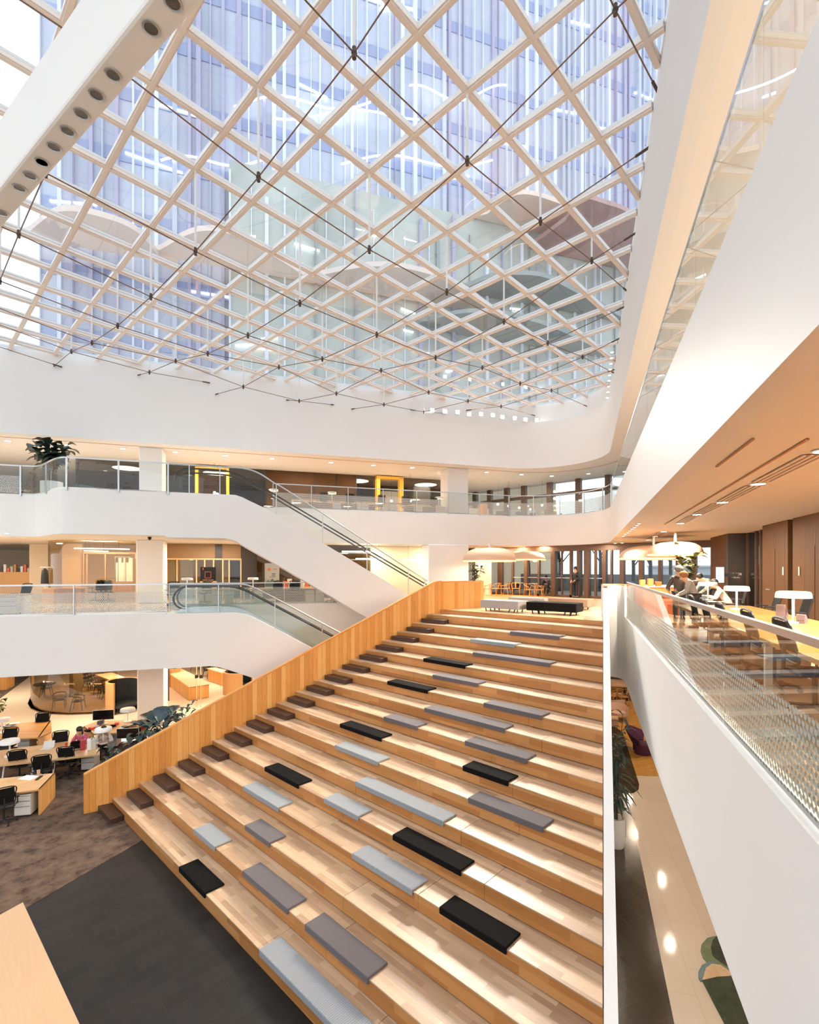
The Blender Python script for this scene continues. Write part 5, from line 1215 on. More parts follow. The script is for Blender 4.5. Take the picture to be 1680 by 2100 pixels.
# pendant bulbs at the right and behind
def mk_bulb():
    o = T('bulb_pendant', '', 'pendant lamp'); MB().ball((0, 0, 0), .075, 12, 8).build('bulb', 'glowW', o, smooth=True); MB().cyl((0, 0), .03, .07, .15, 10).build('lamp_holder', 'dark', o); MB().cyl((0, 0), .006, .15, 1.7, 5).build('cord', 'dark', o); MB().cyl((0, 0), .05, 1.68, 1.71, 12).build('ceiling_rose', 'lampw', o); return o
BULB = Proto(mk_bulb)
for i, (u, v, q) in enumerate(((1021, 1027, 30), (1043, 1024, 30.6), (1065, 1021, 31.2), (1088, 1018, 31.8), (1112, 1015.5, 29.5), (803, 996, 30.6), (779, 1009, 31.2), (842, 1015, 30.2), (440, 964, 30.4), (446, 979, 30.9))):
    p = LP(Ls(u, q), q, RF0-1.7); BULB.put((p.x, p.y, RF0-1.7), 0, 'bare bulb pendant on the upper gallery, '+('%s from the left in the right hand row' % ORD[i] if i < 5 else ('nearest', 'left', 'right')[i-5]+' one in front of the yellow frame' if i < 8 else ('upper', 'lower')[i-8]+' one behind the escalator head'), 'bulb pendants')
# sofas and low seats along the far corner
for i, (u, q, h, w_) in enumerate(((1035, 29.2, .55, .9), (1075, 28.6, .45, .9), (1100, 30.4, .75, .5), (1135, 30.6, .95, .5), (1160, 29.5, .6, .5), (1195, 29.0, .5, .9), (1225, 29.0, .8, .6))):
    s_ = T('lounge_chair', 'dark lounge seat behind the curved dotted glass, %s from the left' % ORD[i], 'armchair', LP(Ls(u, q), q, L2), LROT+.2*i, 'lounge seats in the gallery corner'); MB().box(-w_/2, w_/2, -.35, .35, .12, .42).build('seat', 'grey' if i % 2 else 'darkpanel', s_, bevel=.03); MB().box(-w_/2, w_/2, .22, .38, .3, .42+h*.6).build('backrest', 'grey' if i % 2 else 'darkpanel', s_, bevel=.03)
    for x in (-1, 1): MB().box(x*(w_/2-.05)-.02, x*(w_/2-.05)+.02, -.3, -.26, 0, .13).build('leg', 'black', s_)
one(ub(MB(), 1128, 1142, 31.5, 32.2, L2, L2+1.35), 'timber_screen', 'deskwood', 'slatted timber screen by the gallery corner windows', 'screen')
one(ub(MB(), 990, 1000, 29.5, 30.2, L2, L2+1.2), 'timber_cabinet', 'deskwood', 'tall narrow oak cabinet beside the gallery column', 'cabinet')
S(ub(MB(), 962, 1100, 34.5, 34.7, L2, L2+1.55), 'wall_gallery_low', 'ceil')
# windows behind the gallery corner
WX3 = 32.0
w3 = T('window_3', None, None); w3['kind'] = 'structure'
for u in (948, 975, 1005, 1040, 1075, 1128, 1187, 1248, 1300, 1360):
    y = WYf(u)*WX3/WX; MB().box(WX3-.15, WX3+.15, y-.18, y+.18, L2, RF0).build('mullion', 'bronzeframe', w3)
MB().box(WX3-.1, WX3+.1, -8, 32, L2+2.0, L2+2.2).build('transom', 'bronzeframe', w3); MB().box(WX3-.01, WX3+.01, -8, 32, L2, RF0).build('pane', 'glass', w3); MB().box(WX3-.1, WX3+.1, -8, 32, F20-.1, L2+.1).build('sill', 'bronzeframe', w3)
# ceiling spots along the roof fascia, groove behind them
gp_ = [LP(-34, QR+.9)]+rpath(QR+.9, XR+.9, 3.8)[1:-1]
S(MB().wall(gp_, RF0-.006, RF0+.01, .06), 'trim_9', mat('groove_tan', '#c79e78', .7))
for i, (u, v) in enumerate(((16, 904), (138, 912), (252, 920), (360, 927), (462, 934), (558, 940.5), (679, 948.5), (766, 954), (846, 959), (998, 968.5), (1070, 973), (1132, 976), (1207, 971.5))):
    p = pz(u, v, RF0); CL.put((p.x, p.y, RF0-.002), 0, 'lit downlight in the upper gallery soffit, %s from the left' % ORD[i], 'downlights in the upper gallery soffit', (1.15, 1.15, 1))
# leafy plant, rocking chair and pot at the left
plant('large leafy plant in a white pot by the bulge of the upper gallery', LP(Ls(104, 25.6), 25.7, L2), 2.05, 84, .5, .58, 'leaf', .6, (.42, .75, M['lampw']), 1.25, 5, stems=8, zf=.45)
rc = T('rocking_chair', 'dark spindle back rocking chair on the upper gallery at the far left', 'chair', LP(Ls(47, 26.6), 26.5, L2), LROT+1.35)
MB().box(-.27, .27, -.25, .28, .42, .46).build('seat', 'bronzeframe', rc, bevel=.01)
for k in range(7): x = -.21+.07*k; MB().tube([(x, -.22, .45), (x*1.25, -.52, 1.15)], .011, 6).build('spindle', 'bronzeframe', rc)
MB().box(-.3, .3, -.56, -.51, 1.12, 1.2).build('top_rail', 'bronzeframe', rc)
for s_ in (-1, 1):
    MB().tube(curve3([(s_*.25, -.6, .14), (s_*.25, -.2, .02), (s_*.25, .25, .02), (s_*.25, .5, .09)], 4), .018, 6).build('rocker', 'bronzeframe', rc); MB().tube([(s_*.25, .22, .44), (s_*.25, .24, .03)], .016, 6).build('leg', 'bronzeframe', rc); MB().tube([(s_*.25, -.2, .44), (s_*.25, -.24, .03)], .016, 6).build('leg', 'bronzeframe', rc); MB().tube([(s_*.28, .25, .44), (s_*.3, .24, .68), (s_*.28, -.3, .7)], .014, 6).build('armrest', 'bronzeframe', rc)
st2 = T('low_stool', 'low dark stool in front of the rocking chair', 'stool', LP(Ls(28, 26.2), 26.2, L2), LROT); MB().box(-.3, .3, -.25, .25, .3, .36).build('seat', 'bronzeframe', st2)
for a_ in (-1, 1):
    for b_ in (-1, 1): MB().tube([(a_*.24, b_*.2, .3), (a_*.28, b_*.24, 0)], .016, 6).build('leg', 'bronzeframe', st2)
# ================================================================== GROUND FLOOR, LEFT
DZ = .74
def slabdesk(label, pts, panel=None, legs=(), th=.05, m=None):
    """desk top from its pixel corners on the top plane, plus an end panel down to the floor"""
    P_ = [pz(u, v, DZ) for u, v in pts]; c = sum(P_, Vector())/len(P_); c.z = 0
    d = T('office_desk', label, 'desk', c); MB().prism([(p.x-c.x, p.y-c.y) for p in P_], DZ-th, DZ).build('desk_top', m or 'tablewood', d, bevel=.004)
    if panel:
        a, b = P_[panel[0]]-c, P_[panel[1]]-c; a.z = b.z = 0; n = (b-a).normalized(); n = Vector((-n.y, n.x, 0))*.04
        if n.dot(a+b) > 0: n = -n
        MB().extr([a, b, b+UP*(DZ-.0), a+UP*(DZ-.0)], n).build('end_panel', 'deskwood', d)
    for (u, v, dx) in legs:
        p = pz(u, v, DZ)-c; MB().tube([(p.x, p.y, DZ-th), (p.x+dx[0], p.y+dx[1], 0)], .025, 8).build('leg', 'lampw', d)
    return d
slabdesk('nearest oak desk with a slanted end panel at the left edge', [(-60, 1602), (113.5, 1585), (82, 1618), (-60, 1640)], (1, 2))
slabdesk('long pale oak desk with the laptop and red cup', [(-70, 1548), (60, 1531), (195, 1512), (205, 1546), (127, 1556), (-70, 1577)], None, ((10, 1560, (-.1, -.1)), (113, 1552, (-.1, -.1))))
slabdesk('oak desk with a tall back panel behind the long pale desk', [(-60, 1492), (105, 1477), (106, 1500), (80, 1512), (-60, 1520)], (1, 3), m='deskwood')
slabdesk('cluttered oak desk with the large monitor', [(170, 1490), (200, 1478), (300, 1476), (300, 1500), (190, 1505)], (0, 4), m='deskwood')
S_ = pz(180, 1508, 0)
def pedp(u, v, rz, lab): p = pz(u, v, 0); PED.put((p.x, p.y, .012), rz, lab, 'white pedestals on the ground floor')
AX = LROT
pedp(56, 1668, AX-.1, 'white drawer pedestal under the nearest oak desk'); pedp(85, 1590, AX-.1, 'white drawer pedestal under the middle of the long pale desk'); pedp(186, 1576, AX-.1, 'white drawer pedestal at the right end of the long pale desk'); pedp(56, 1540, AX-.1, 'white drawer pedestal in front of the desk with the tall back panel'); pedp(233, 1530, AX-.1, 'white drawer pedestal in front of the cluttered desk')
for u, v, a, lab in ((40, 1600, .15, 'black mesh chair at the long pale desk between two pedestals'), (143, 1592, -.1, 'black mesh chair at the right end of the long pale desk'), (8, 1690, .4, 'black mesh chair at the nearest desk, cut by the left edge'), (120, 1568, pi+.1, 'black mesh chair behind the long pale desk beside the red cup'), (12, 1560, pi-.1, 'black mesh chair behind the desk lamp at the left edge'), (82, 1522, pi, 'black mesh chair behind the tall panel desk'), (88, 1612, .2, 'black mesh chair tucked in front of the middle pedestal')):
    p = pz(u, v, 0); OFFICE.put((p.x, p.y, .012), AX+a, lab, 'chairs on the ground floor')
for (u, v, lab) in ((20, 1551, 'white table lamp at the left on the long pale desk'), (4, 1503, 'white table lamp on the tall panel desk at the left edge'), (212, 1524, 'white table lamp at the right end of the long pale desk among papers'), (262, 1480, 'white table lamp on the cluttered desk behind the monitor')):
    p = pz(u, v, DZ); LAMP.put((p.x, p.y, DZ), .3, lab, 'lamps on the ground floor desks', (1.1, 1.1, 1.05))
p = pz(212, 1484, DZ); MONITOR.put((p.x, p.y, DZ), AX-.1, 'large black computer monitor facing the stair', 'monitors', (1.25, 1, 1.1))
p = pz(262, 1522, DZ); MONITOR.put((p.x, p.y, DZ), AX-.15, 'black monitor half hidden behind the leafy plant', 'monitors', (1.2, 1, 1))
p = pz(96, 1536, DZ); lp = T('laptop', 'open silver laptop on the long pale desk', 'laptop', (p.x, p.y, DZ), AX+pi-.1)
MB().box(-.17, .17, -.12, .12, 0, .018).build('keyboard_base', 'cabinet', lp, bevel=.004); MB().extr([(-.17, -.12, .018), (.17, -.12, .018), (.17, -.19, .22), (-.17, -.19, .22)], (0, -.012, 0)).build('lid', 'cabinet', lp)
def cup(u, v, m, lab, h=.12, r_=.042):
    p = pz(u, v, DZ); one(MB().lathe([(r_*.8, 0), (r_, h), (r_*.9, h), (r_*.7, .01)], 16), 'cup', m, lab, 'cup', (p.x, p.y, DZ), 0, smooth=True)
cup(136, 1531, 'red', 'orange red cup on the long pale desk'); cup(270, 1488, 'red', 'orange red cup on the cluttered desk'); cup(79, 1590, mat('blush', '#c9a08c', .5), 'blush pink tumbler on the nearest desk', .16, .045)
def sheet(u, v, w_, l_, rz, lab, m='paper', h=.006): p = pz(u, v, DZ); one(MB().box(-w_/2, w_/2, -l_/2, l_/2, 0, h), 'paper_sheet', m, lab, 'paper', (p.x, p.y, DZ+.001), rz)
sheet(58, 1595, .3, .42, .6, 'white papers on the nearest desk'); sheet(130, 1537, .22, .4, .3, 'white sheet beside the red cup'); sheet(80, 1596, .08, .3, -.6, 'dark folder on the nearest desk beside the papers', 'dark', .02)
# bags on the desk end
p = pz(155, 1534, DZ); bgm = T('handbag', 'black handbag with a looped strap on the long pale desk', 'bag', (p.x, p.y, DZ), AX); MB().loft([[(x, y, z) for x, y in ((-.15*w_, -.08*w_), (.15*w_, -.08*w_), (.15*w_, .08*w_), (-.15*w_, .08*w_))] for z, w_ in ((0, 1), (.2, .95), (.24, .75))]).build('body', 'blackf', bgm, bevel=.02); MB().tube(curve3([(-.1, -.08, .18), (-.2, -.2, .02), (0, -.32, .012), (.2, -.2, .02), (.12, -.08, .18)], 5), .01, 6).build('strap', 'black', bgm)
for (u, v, m, lab, dx) in ((170, 1537, mat('crimson', '#b23a44', .6), 'crimson paper bag on the long pale desk', 0), (184, 1536, 'paper', 'white paper bag with dark edges beside the crimson bag', 0), (192, 1535, 'board', 'pale paper bag at the right of the crimson bag', 0)):
    p = pz(u, v, DZ); b = T('paper_bag', lab, 'bag', (p.x, p.y, DZ), AX+.2); MB().loft([[(x, y, z) for x, y in ((-.07, -.11*w_), (.07, -.11*w_), (.07, .11*w_), (-.07, .11*w_))] for z, w_ in ((0, 1), (.34, .9))]).build('body', m, b); MB().tube(curve3([(-.03, -.0, .33), (0, 0, .43), (.03, 0, .33)], 4), .005, 5).build('handle', 'black', b)
p = pz(168, 1553, 0)
pg = LP(Lq(168, 1525, DZ)[0], Lq(168, 1525, DZ)[1]+.35, .0)
person('person in a pink top seated behind the bags at the long pale desk', pg, AX+pi-.3, sit(.2, (.14, .4, .8), .12, (0, .9, -.4)), mat('pink_top', '#c65a72', .8), mat('dark_trousers2', '#2a2630', .8), longhair=True)
p2 = LP(Lq(200, 1524, DZ)[0], Lq(200, 1524, DZ)[1]+.45, 0)
person('person in white leaning over papers beside the one in pink', p2, AX+pi+.4, sit(.38, (.14, .55, .8), .16, (0, .7, -.7)), mat('white_top', '#e6dfd8', .8), mat('dark_trousers3', '#2b2926', .8))
rnd = random.Random(4)
for i in range(14):
    u, v = 180+i*8.5, 1500-(i % 4)*5; p = pz(u, v, DZ); h = rnd.uniform(.03, .14); one(MB().box(-.07, .07, -.1, .1, 0, h), 'desk_clutter', ('blackf', 'red', 'paper', 'grey', 'deskwood', 'leafB')[i % 6], 'small desk item on the cluttered desk, %s from the left' % ORD[i], 'desk item', (p.x, p.y, DZ), rnd.uniform(0, 3), 'items on the cluttered desk')
# magazines at the far left
p = pz(18, 1498, DZ)
for i in range(5): q = pz(6+i*6, 1492-i*1.0, DZ); one(MB().box(-.12, .12, -.16, .16, 0, .02), 'magazine', 'dark' if i % 2 else 'paper', 'magazine fanned on the tall panel desk at the left edge, %s' % ORD[i], 'magazine', (q.x, q.y, DZ+.02*i), .3*i, 'fanned magazines')
# round glass meeting room with seating
base = [pz(u, v, 0) for u, v in ((62, 1432), (57, 1444), (63, 1454), (80, 1461), (105, 1465), (140, 1466.5), (180, 1465), (215, 1463), (240, 1461))]
gr = T('wall_round_glass', None, None); gr['kind'] = 'structure'
MB().wall([(p.x, p.y) for p in base], 0, .05, .16).build('curb', mat('dark_curb', '#8a7150', .5), gr, smooth=True)
bi = [pz(u, v, .05) for u, v in ((66, 1415), (62.5, 1438), (68, 1449), (84, 1457), (108, 1461), (140, 1463), (180, 1462), (215, 1460), (240, 1458))]
MB().wall([(p.x, p.y) for p in bi], .05, F10, .02).build('curved_glazing', 'midglass', gr, smooth=True)
MB().wall([(p.x, p.y) for p in (pz(150, 1432, 0), pz(170, 1424, 0))], 0, F10, .2).build('pier', mat('dark_olive', '#7a6848', .5), gr)
for (u0, u1, v, nm) in ((145, 150, 1402.5, 'left'), (131, 136, 1403, 'x'),): pass
def glass_label(u, v, lab):
    ql = [p for p in bi]; r_ = T('glass_lettering', lab, 'sign'); d = F2.copy(); p = pd(u, v, pz(u, 1461, 0).dot(F2)-.06); x = R2
    MB().extr([p+x*.05*cos(2*pi*k/14)+UP*.05*sin(2*pi*k/14) for k in range(14)], -F2*.004).build('round_mark', 'paper', r_)
    mb = MB()
    for k in range(7): mb.extr([p+x*(.1+.055*k)+UP*-.022, p+x*(.145+.055*k)+UP*-.022, p+x*(.145+.055*k)+UP*.022, p+x*(.1+.055*k)+UP*.022], -F2*.004)
    mb.build('letters', 'paper', r_)
glass_label(133, 1402.5, 'pale printed line of lettering on the round glass room above the armchair'); glass_label(188, 1402, 'white printed line of lettering with a dot on the round glass room, right one'); glass_label(90, 1398, 'white printed line of lettering on the curved left end of the glass room')
for u, v, rz, lab in ((122, 1453, 2.8, 'dark bow back armchair inside the round glass room, left one'), (160, 1456, 4.2, 'dark bow back armchair inside the round glass room, right one'), (95, 1428, 1.2, 'dark armchair deep inside the round glass room')):
    p = pz(u, v, .05); DINING.put((p.x, p.y, .052), rz, lab, 'armchairs in the round glass room')
S(MB().prism([(p.x, p.y) for p in base]+[(p.x, p.y) for p in (pz(240, 1412, 0), pz(75, 1405, 0))], .0, .05), 'floor_glass_room', mat('tan_floor', '#a38258', .35))
p = pz(91, 1432, 0); tcm = T('meeting_table', 'dark round table with black tub seats deep in the glass room', 'table', (p.x, p.y, .05)); MB().cyl((0, 0), .5, .7, .74, 24).build('table_top', 'black', tcm); MB().cyl((0, 0), .05, 0, .7, 10).build('pedestal', 'black', tcm)
# privacy booths
def booth(u, v, r_, lab, open_a, h=1.25, half=.5):
    p = pz(u, v, 0); b = T('round_booth', lab, 'booth', (p.x, p.y, 0)); n = 26
    ang = [open_a+half+(2*pi-2*half)*i/n for i in range(n+1)]
    MB().wall([(r_*cos(a), r_*sin(a)) for a in ang], 0, h, .09).build('outer_shell', mat('caramel_shell', '#b98a58', .6), b, smooth=True)
    MB().wall([((r_-.092)*cos(a), (r_-.092)*sin(a)) for a in ang], .02, h+.005, .05).build('lining', mat('navy_felt', '#1c2226', .9), b, smooth=True)
    MB().wall([(r_*cos(a), r_*sin(a)) for a in ang], h, h+.02, .1).build('rim', mat('amber_rim', '#d99a4c', .5), b, smooth=True)
    MB().cyl((0, 0), r_-.12, .3, .42, 20).build('seat', mat('navy_felt2', '#23292d', .9), b); return b
booth(252, 1459, .74, 'round caramel booth with a navy lining in front of the white column', -1.25, 1.5, 1.15); booth(490, 1420, .85, 'round caramel booth half hidden by the stair side wall', -.9, 1.2, .9); booth(348, 1405, .6, 'small pale booth beyond the white column', 1.2, 1.0)
# long counters further in
def counter(pts, h, lab):
    P_ = [pz(u, v, h) for u, v in pts]; c = sum(P_, Vector())/len(P_); c.z = 0; d = T('long_counter', lab, 'counter', c); MB().prism([(p.x-c.x, p.y-c.y) for p in P_], h-.06, h).build('counter_top', mat('cream_top', '#f0d6ae', .35), d); k = .96
    MB().prism([((p.x-c.x)*k, (p.y-c.y)*k) for p in P_], .02, h-.06).build('body', 'deskwood', d); return d
counter([(340, 1375), (368, 1369), (431, 1401), (387, 1407)], .8, 'pale topped long counter with an oak end beyond the tall plant'); counter([(195, 1383), (230, 1379), (290, 1402), (262, 1408)], .8, 'pale topped long counter behind the round caramel booth'); counter([(425, 1370), (440, 1368.5), (500, 1383), (487, 1388)], .8, 'pale counter with stools half hidden by the lower escalator')
for i, (u, v) in enumerate(((168, 1398), (176, 1405), (184, 1411), (193, 1417), (203, 1424), (213, 1431), (225, 1437))):
    p = pz(u, v, 0); DINING.put((p.x, p.y, .0), LROT+1+.2*i, 'dark chair in the row beside the long counter, %s from the left' % ORD[i], 'chairs beside the long counter')
for i, (u, v) in enumerate(((425, 1388), (434, 1391), (443, 1394), (452, 1397), (461, 1400), (470, 1403), (400, 1374), (410, 1377))):
    p = pz(u, v, 0); DINING.put((p.x, p.y, 0), LROT-1.5, 'dark chair near the counter below the escalator, %s' % ('%s from the left' % ORD[i] if i < 6 else ('left', 'right')[i-6]+' one of the back pair'), 'chairs below the lower escalator')
def gpost(u, v0, v1, lab): 
    p = pz(u, v0, 0); one(MB().cyl((0, 0), .035, 0, 2.6, 10), 'bronze_post', 'bronzeframe', lab, 'post', (p.x, p.y, 0))
gpost(346, 1437, 0, 'slim bronze post beside the white ground floor column'); gpost(466, 1425, 0, 'slim bronze post beside the half hidden booth')
for u in (403, 412):
    p = pz(u, 1450, 0); pr2 = T('turnstile_post', 'thin bronze gate post with a small reader, '+('left' if u == 403 else 'right')+' of two', 'post', (p.x, p.y, 0)); MB().cyl((0, 0), .018, 0, 2.4, 8).build('pole', 'warmframe', pr2); MB().box(-.07, .07, -.03, .03, 1.45, 1.62).build('card_reader', 'dark', pr2)
# planting behind the stair wall
def bigleaf(u, v, d, az, el, ln, wd, r_, mt, dr=.4):
    p = pd(u, v, d); dirv = (R2*cos(az)*cos(el)+F2*sin(az)*cos(el)+UP*sin(el)); MB().leaf(p, dirv, UP, ln, wd, dr, 6).build('leaf', mt, r_, smooth=True)
bp_ = pz(320, 1520, 0); pl = T('large_leaf_plant', 'plant with broad blue green leaves rising behind the stair side wall', 'plant', (0, 0, 0))
dl_ = pz(330, 1520, .4).dot(F2)+.4
cx_ = pd(335, 1480, dl_)
for (u, v, az, el, ln, wd, mt) in ((322, 1485, 2.0, .95, 1.0, .75, 'leafB'), (340, 1480, 1.0, 1.0, 1.1, .7, 'leafB'), (312, 1480, 2.9, .8, .75, .6, 'leaf'), (335, 1482, .2, .35, .95, .4, 'leafB'), (300, 1488, 3.3, .25, 1.0, .45, 'leafB'), (290, 1500, 3.1, .1, .9, .4, 'leafB'), (328, 1500, 4.0, .2, .9, .45, 'leafB'), (318, 1498, 5.0, .3, .8, .5, 'leafB'), (308, 1502, 3.6, .5, .7, .5, 'leaf'), (345, 1475, 1.5, .8, .6, .5, 'leaf'), (300, 1515, 3.8, -.1, .7, .4, 'leafB'), (352, 1478, -.2, .1, .7, .3, 'leafB'), (295, 1492, 2.6, .45, .8, .4, 'leafB'), (325, 1490, 3.2, .9, .8, .6, 'leaf'), (315, 1492, 2.4, .6, .9, .6, 'leafB'), (330, 1478, 1.6, 1.2, .9, .7, 'leafB'), (318, 1488, 2.7, 1.0, .8, .7, 'leaf'), (305, 1495, 3.0, .7, .9, .5, 'leafB'), (345, 1485, .6, .7, .9, .6, 'leafB'), (312, 1508, 3.4, .1, 1.0, .5, 'leafB'), (298, 1505, 2.8, .3, .8, .45, 'leafB')): bigleaf(u, v, dl_, az, el, ln, wd, pl, mt)
for u, v in ((322, 1490), (335, 1482), (308, 1505)): p = pd(u, v, dl_); MB().tube([Vector((cx_.x, cx_.y, 0)), p], .025, 6).build('stem', 'stem', pl)
MB().lathe([(.3, 0), (.36, .4), (.33, .4), (.3, .36)], 20, (cx_.x, cx_.y, 0)).build('pot', 'pot', pl, smooth=True)
rnd = random.Random(11)
fern = T('fern_bed', 'dense dark fern bed along the back of the stair side wall', 'plant', (0, 0, 0)); fb = []
for i in range(98):
    k = rnd.uniform(-.2, 3.3); b0 = SP(k)+nl*rnd.uniform(.3, .9); b0.z = ztop(k)-rnd.uniform(-.2, .4); a = atan2(nl.y, nl.x)+rnd.uniform(-1.35, 1.35); el = rnd.uniform(.1, 1.2)
    MB().leaf(b0, (cos(a)*cos(el), sin(a)*cos(el), sin(el)), UP, rnd.uniform(.4, .7), rnd.uniform(.09, .16), .7, 4).build('frond', 'leaf', fern, smooth=True)
c0 = SP(.2)+nl*.3; c1 = SP(3.4)+nl*.3; MB().extr([c0, c1, c1+nl*.7, c0+nl*.7], (0, 0, .8)).build('planter_box', 'darkpanel', fern)
p = pz(-8, 1475, .6); plant('leafy plant cut off by the left edge above the magazines', (p.x, p.y, 0), 1.3, 40, .14, .35, 'leafO', .5, (.25, .45, M['pot']), 1.2, 6, stems=6)
# far left corner: counter on grey carpet
one(MB().box(-.8, .8, -.5, .5, 0, .8), 'oak_counter', 'deskwood', 'oak counter on the grey carpet in the far left corner', 'counter', (*pz(-12, 1413, 0).xy, .01), LROT)
# table at the bottom left corner
P_ = [pz(u, v, DZ) for u, v in ((-90, 1925), (47, 1850), (175, 2125), (120, 2260), (-120, 2260))]; c = sum(P_, Vector())/5; c.z = 0
d = T('oak_table', 'pale oak table corner at the bottom left of the picture', 'table', c); MB().prism([(p.x-c.x, p.y-c.y) for p in P_], DZ-.05, DZ).build('table_top', wood('pale_oak_near', '#cfab88', '#c39d78', '#d9b898', 'Y', 'X', 'Z', 30, .9, .45, joint=0, contrast=.5), d, bevel=.004)
for p in P_[:4]:
    e = (p-c)*.85; MB().cyl((e.x, e.y), .03, 0, DZ-.05, 10).build('leg', 'lampw', d)
# ================================================================== GAP BESIDE THE STAIR, RIGHT
P_ = [pz(u, v, 0) for u, v in ((1235, 1497), (1262, 1492), (1277, 1502), (1311, 1610), (1310, 1620), (1300, 1627), (1270, 1628), (1235, 1626))]
c = sum(P_, Vector())/8; one(MB().prism([(p.x-c.x, p.y-c.y) for p in P_], 0, .012), 'dark_rug', 'rug', 'dark olive rounded rug below the gap beside the stair', 'rug', (c.x, c.y, .0125))
oc = [pz(u, v, 0) for u, v in ((1230, 1380), (1290, 1380), (1420, 1592), (1330, 1592), (1300, 1590), (1230, 1590))]
c = sum(oc, Vector())/6; one(MB().prism([(p.x-c.x, p.y-c.y) for p in oc], 0, .005), 'ochre_carpet', 'ochre', 'ochre carpet at the far end of the gap', 'carpet', (c.x, c.y, .001))
M['sage'] = mottled('sage_rug', '#6f7a5c', '#7d8868', '#8b9576', 5); M['moss'] = mottled('moss_rug', '#3c4234', '#474d3c', '#545a47', 5); M['bluegrey'] = mottled('bluegrey_rug', '#6f8288', '#7c8f94', '#8a9ba0', 5); M['peach'] = mottled('peach_rug', '#dcb892', '#e4c29c', '#ebccaa', 5)
def rugpart(pts, m, parent, z): P_ = [pz(u, v, 0) for u, v in pts]; MB().prism([(p.x, p.y) for p in P_], z, z+.01).build('motif', m, parent)
rg = T('patterned_rug', 'rug with sage, moss and blue grey rounded shapes at the lower right', 'rug')
rugpart(((1464, 1921), (1450, 1925), (1439, 1938), (1437, 1952), (1442, 1966), (1455, 1980), (1475, 1992), (1505, 2006), (1540, 2010), (1540, 1921)), 'sage', rg, .001)
rugpart(((1470, 1921), (1462, 1930), (1458, 1945), (1462, 1962), (1478, 1975), (1505, 1992), (1545, 1996), (1545, 1921)), 'moss', rg, .0115)
rugpart(((1455, 1973), (1440, 1980), (1432, 1995), (1433, 2008), (1438, 2015), (1448, 2008), (1470, 1990), (1470, 1975)), 'bluegrey', rg, .0025)
rugpart(((1460, 1979), (1448, 1988), (1441, 2012), (1500, 2005), (1497, 1994), (1478, 1981)), 'peach', rg, .013)
rugpart(((1440, 2013), (1470, 2006), (1500, 2004), (1560, 2010), (1620, 2200), (1560, 2200), (1490, 2110)), 'moss', rg, .0145)
p = pz(1261, 1742, 0); p = pz(1264, 1736, 0)
plant('tall plant with dark strappy leaves in a pale cylindrical planter in the gap', (p.x, p.y, .014), 3.0, 84, .09, .55, 'leaf', .75, (.21, .72, M['pot']), .35, 9, stems=4, zf=.12)
# purple lounge chair
p = pz(1318, 1545, 0); pc = T('lounge_chair', 'deep purple sculpted lounge chair in the gap', 'armchair', (p.x, p.y, .006), AL-.6); PUR = mat('purple_felt', '#4a1f3a', .85)
MB().lathe([(.3, 0), (.33, .1), (.34, .38), (.3, .4), (.01, .4)], 28).build('pedestal', PUR, pc, smooth=True)
rings = []
for i in range(17):
    a = pi*.02+pi*.96*i/16; h = .62+.28*sin(a); rings.append([Vector((.36*cos(a), .36*sin(a), .36)), Vector((.62*cos(a), .62*sin(a), h)), Vector((.6*cos(a), .6*sin(a), h+.03)), Vector((.3*cos(a), .3*sin(a), .42))])
MB().loft(rings).build('shell', PUR, pc, smooth=True)
# tan lounge chairs, tables further along
p = pz(1268, 1478, 0); tub('blush leather lounge chair in the gap, nearer one', (p.x, p.y, .006), 2.2, 'pinkt'); p = pz(1262, 1462, 0); tub('blush leather lounge chair in the gap, farther one', (p.x, p.y, .006), -.6, 'pinkt')
p = pz(1254, 1487, 0); one(MB().box(-.28, .28, -.28, .28, 0, .35), 'side_table', 'tablewood', 'low pale cube table beside the blush lounge chairs', 'table', (p.x, p.y, .006), RROT, bevel=.01)
p = pz(1264, 1432, 0); tt_ = T('dining_table', 'pale topped table at the far end of the gap', 'table', (p.x, p.y, .006), RROT); MB().box(-.6, .6, -.5, 1.2, .72, .76).build('table_top', 'tablewood', tt_)
for a_ in (-1, 1):
    for y in (-.4, 1.1): MB().cyl((a_*.5, y), .025, 0, .72, 8).build('leg', 'black', tt_)
for i, (u, v) in enumerate(((1266, 1440), (1256, 1444), (1277, 1446))): p = pz(u, v, 0); CAFE.put((p.x, p.y, .006), RROT+i, 'timber chair at the pale table at the far end of the gap, %s' % ORD[i], 'chairs at the far end of the gap')
# lights in the ceiling of the right ground floor (under the gallery slab)
for i, (y, x) in enumerate(((1.5, 2.2), (4.0, 2.2), (6.5, 2.2), (9, 2.2), (12, 2.2), (15, 2.2), (18, 2.4))):
    light('AREA', 'ground_area_light', RP(x, y, F10-.02), 26, WARM2, .11)
for u, v in ((1262, 1440), (1290, 1490), (1300, 1540)): p = pz(u, v, 0); light('AREA', 'ground_area_light', (p.x, p.y, F10-.02), 45, WARM, .2)  # extra lamps added to brighten the far end of the gap
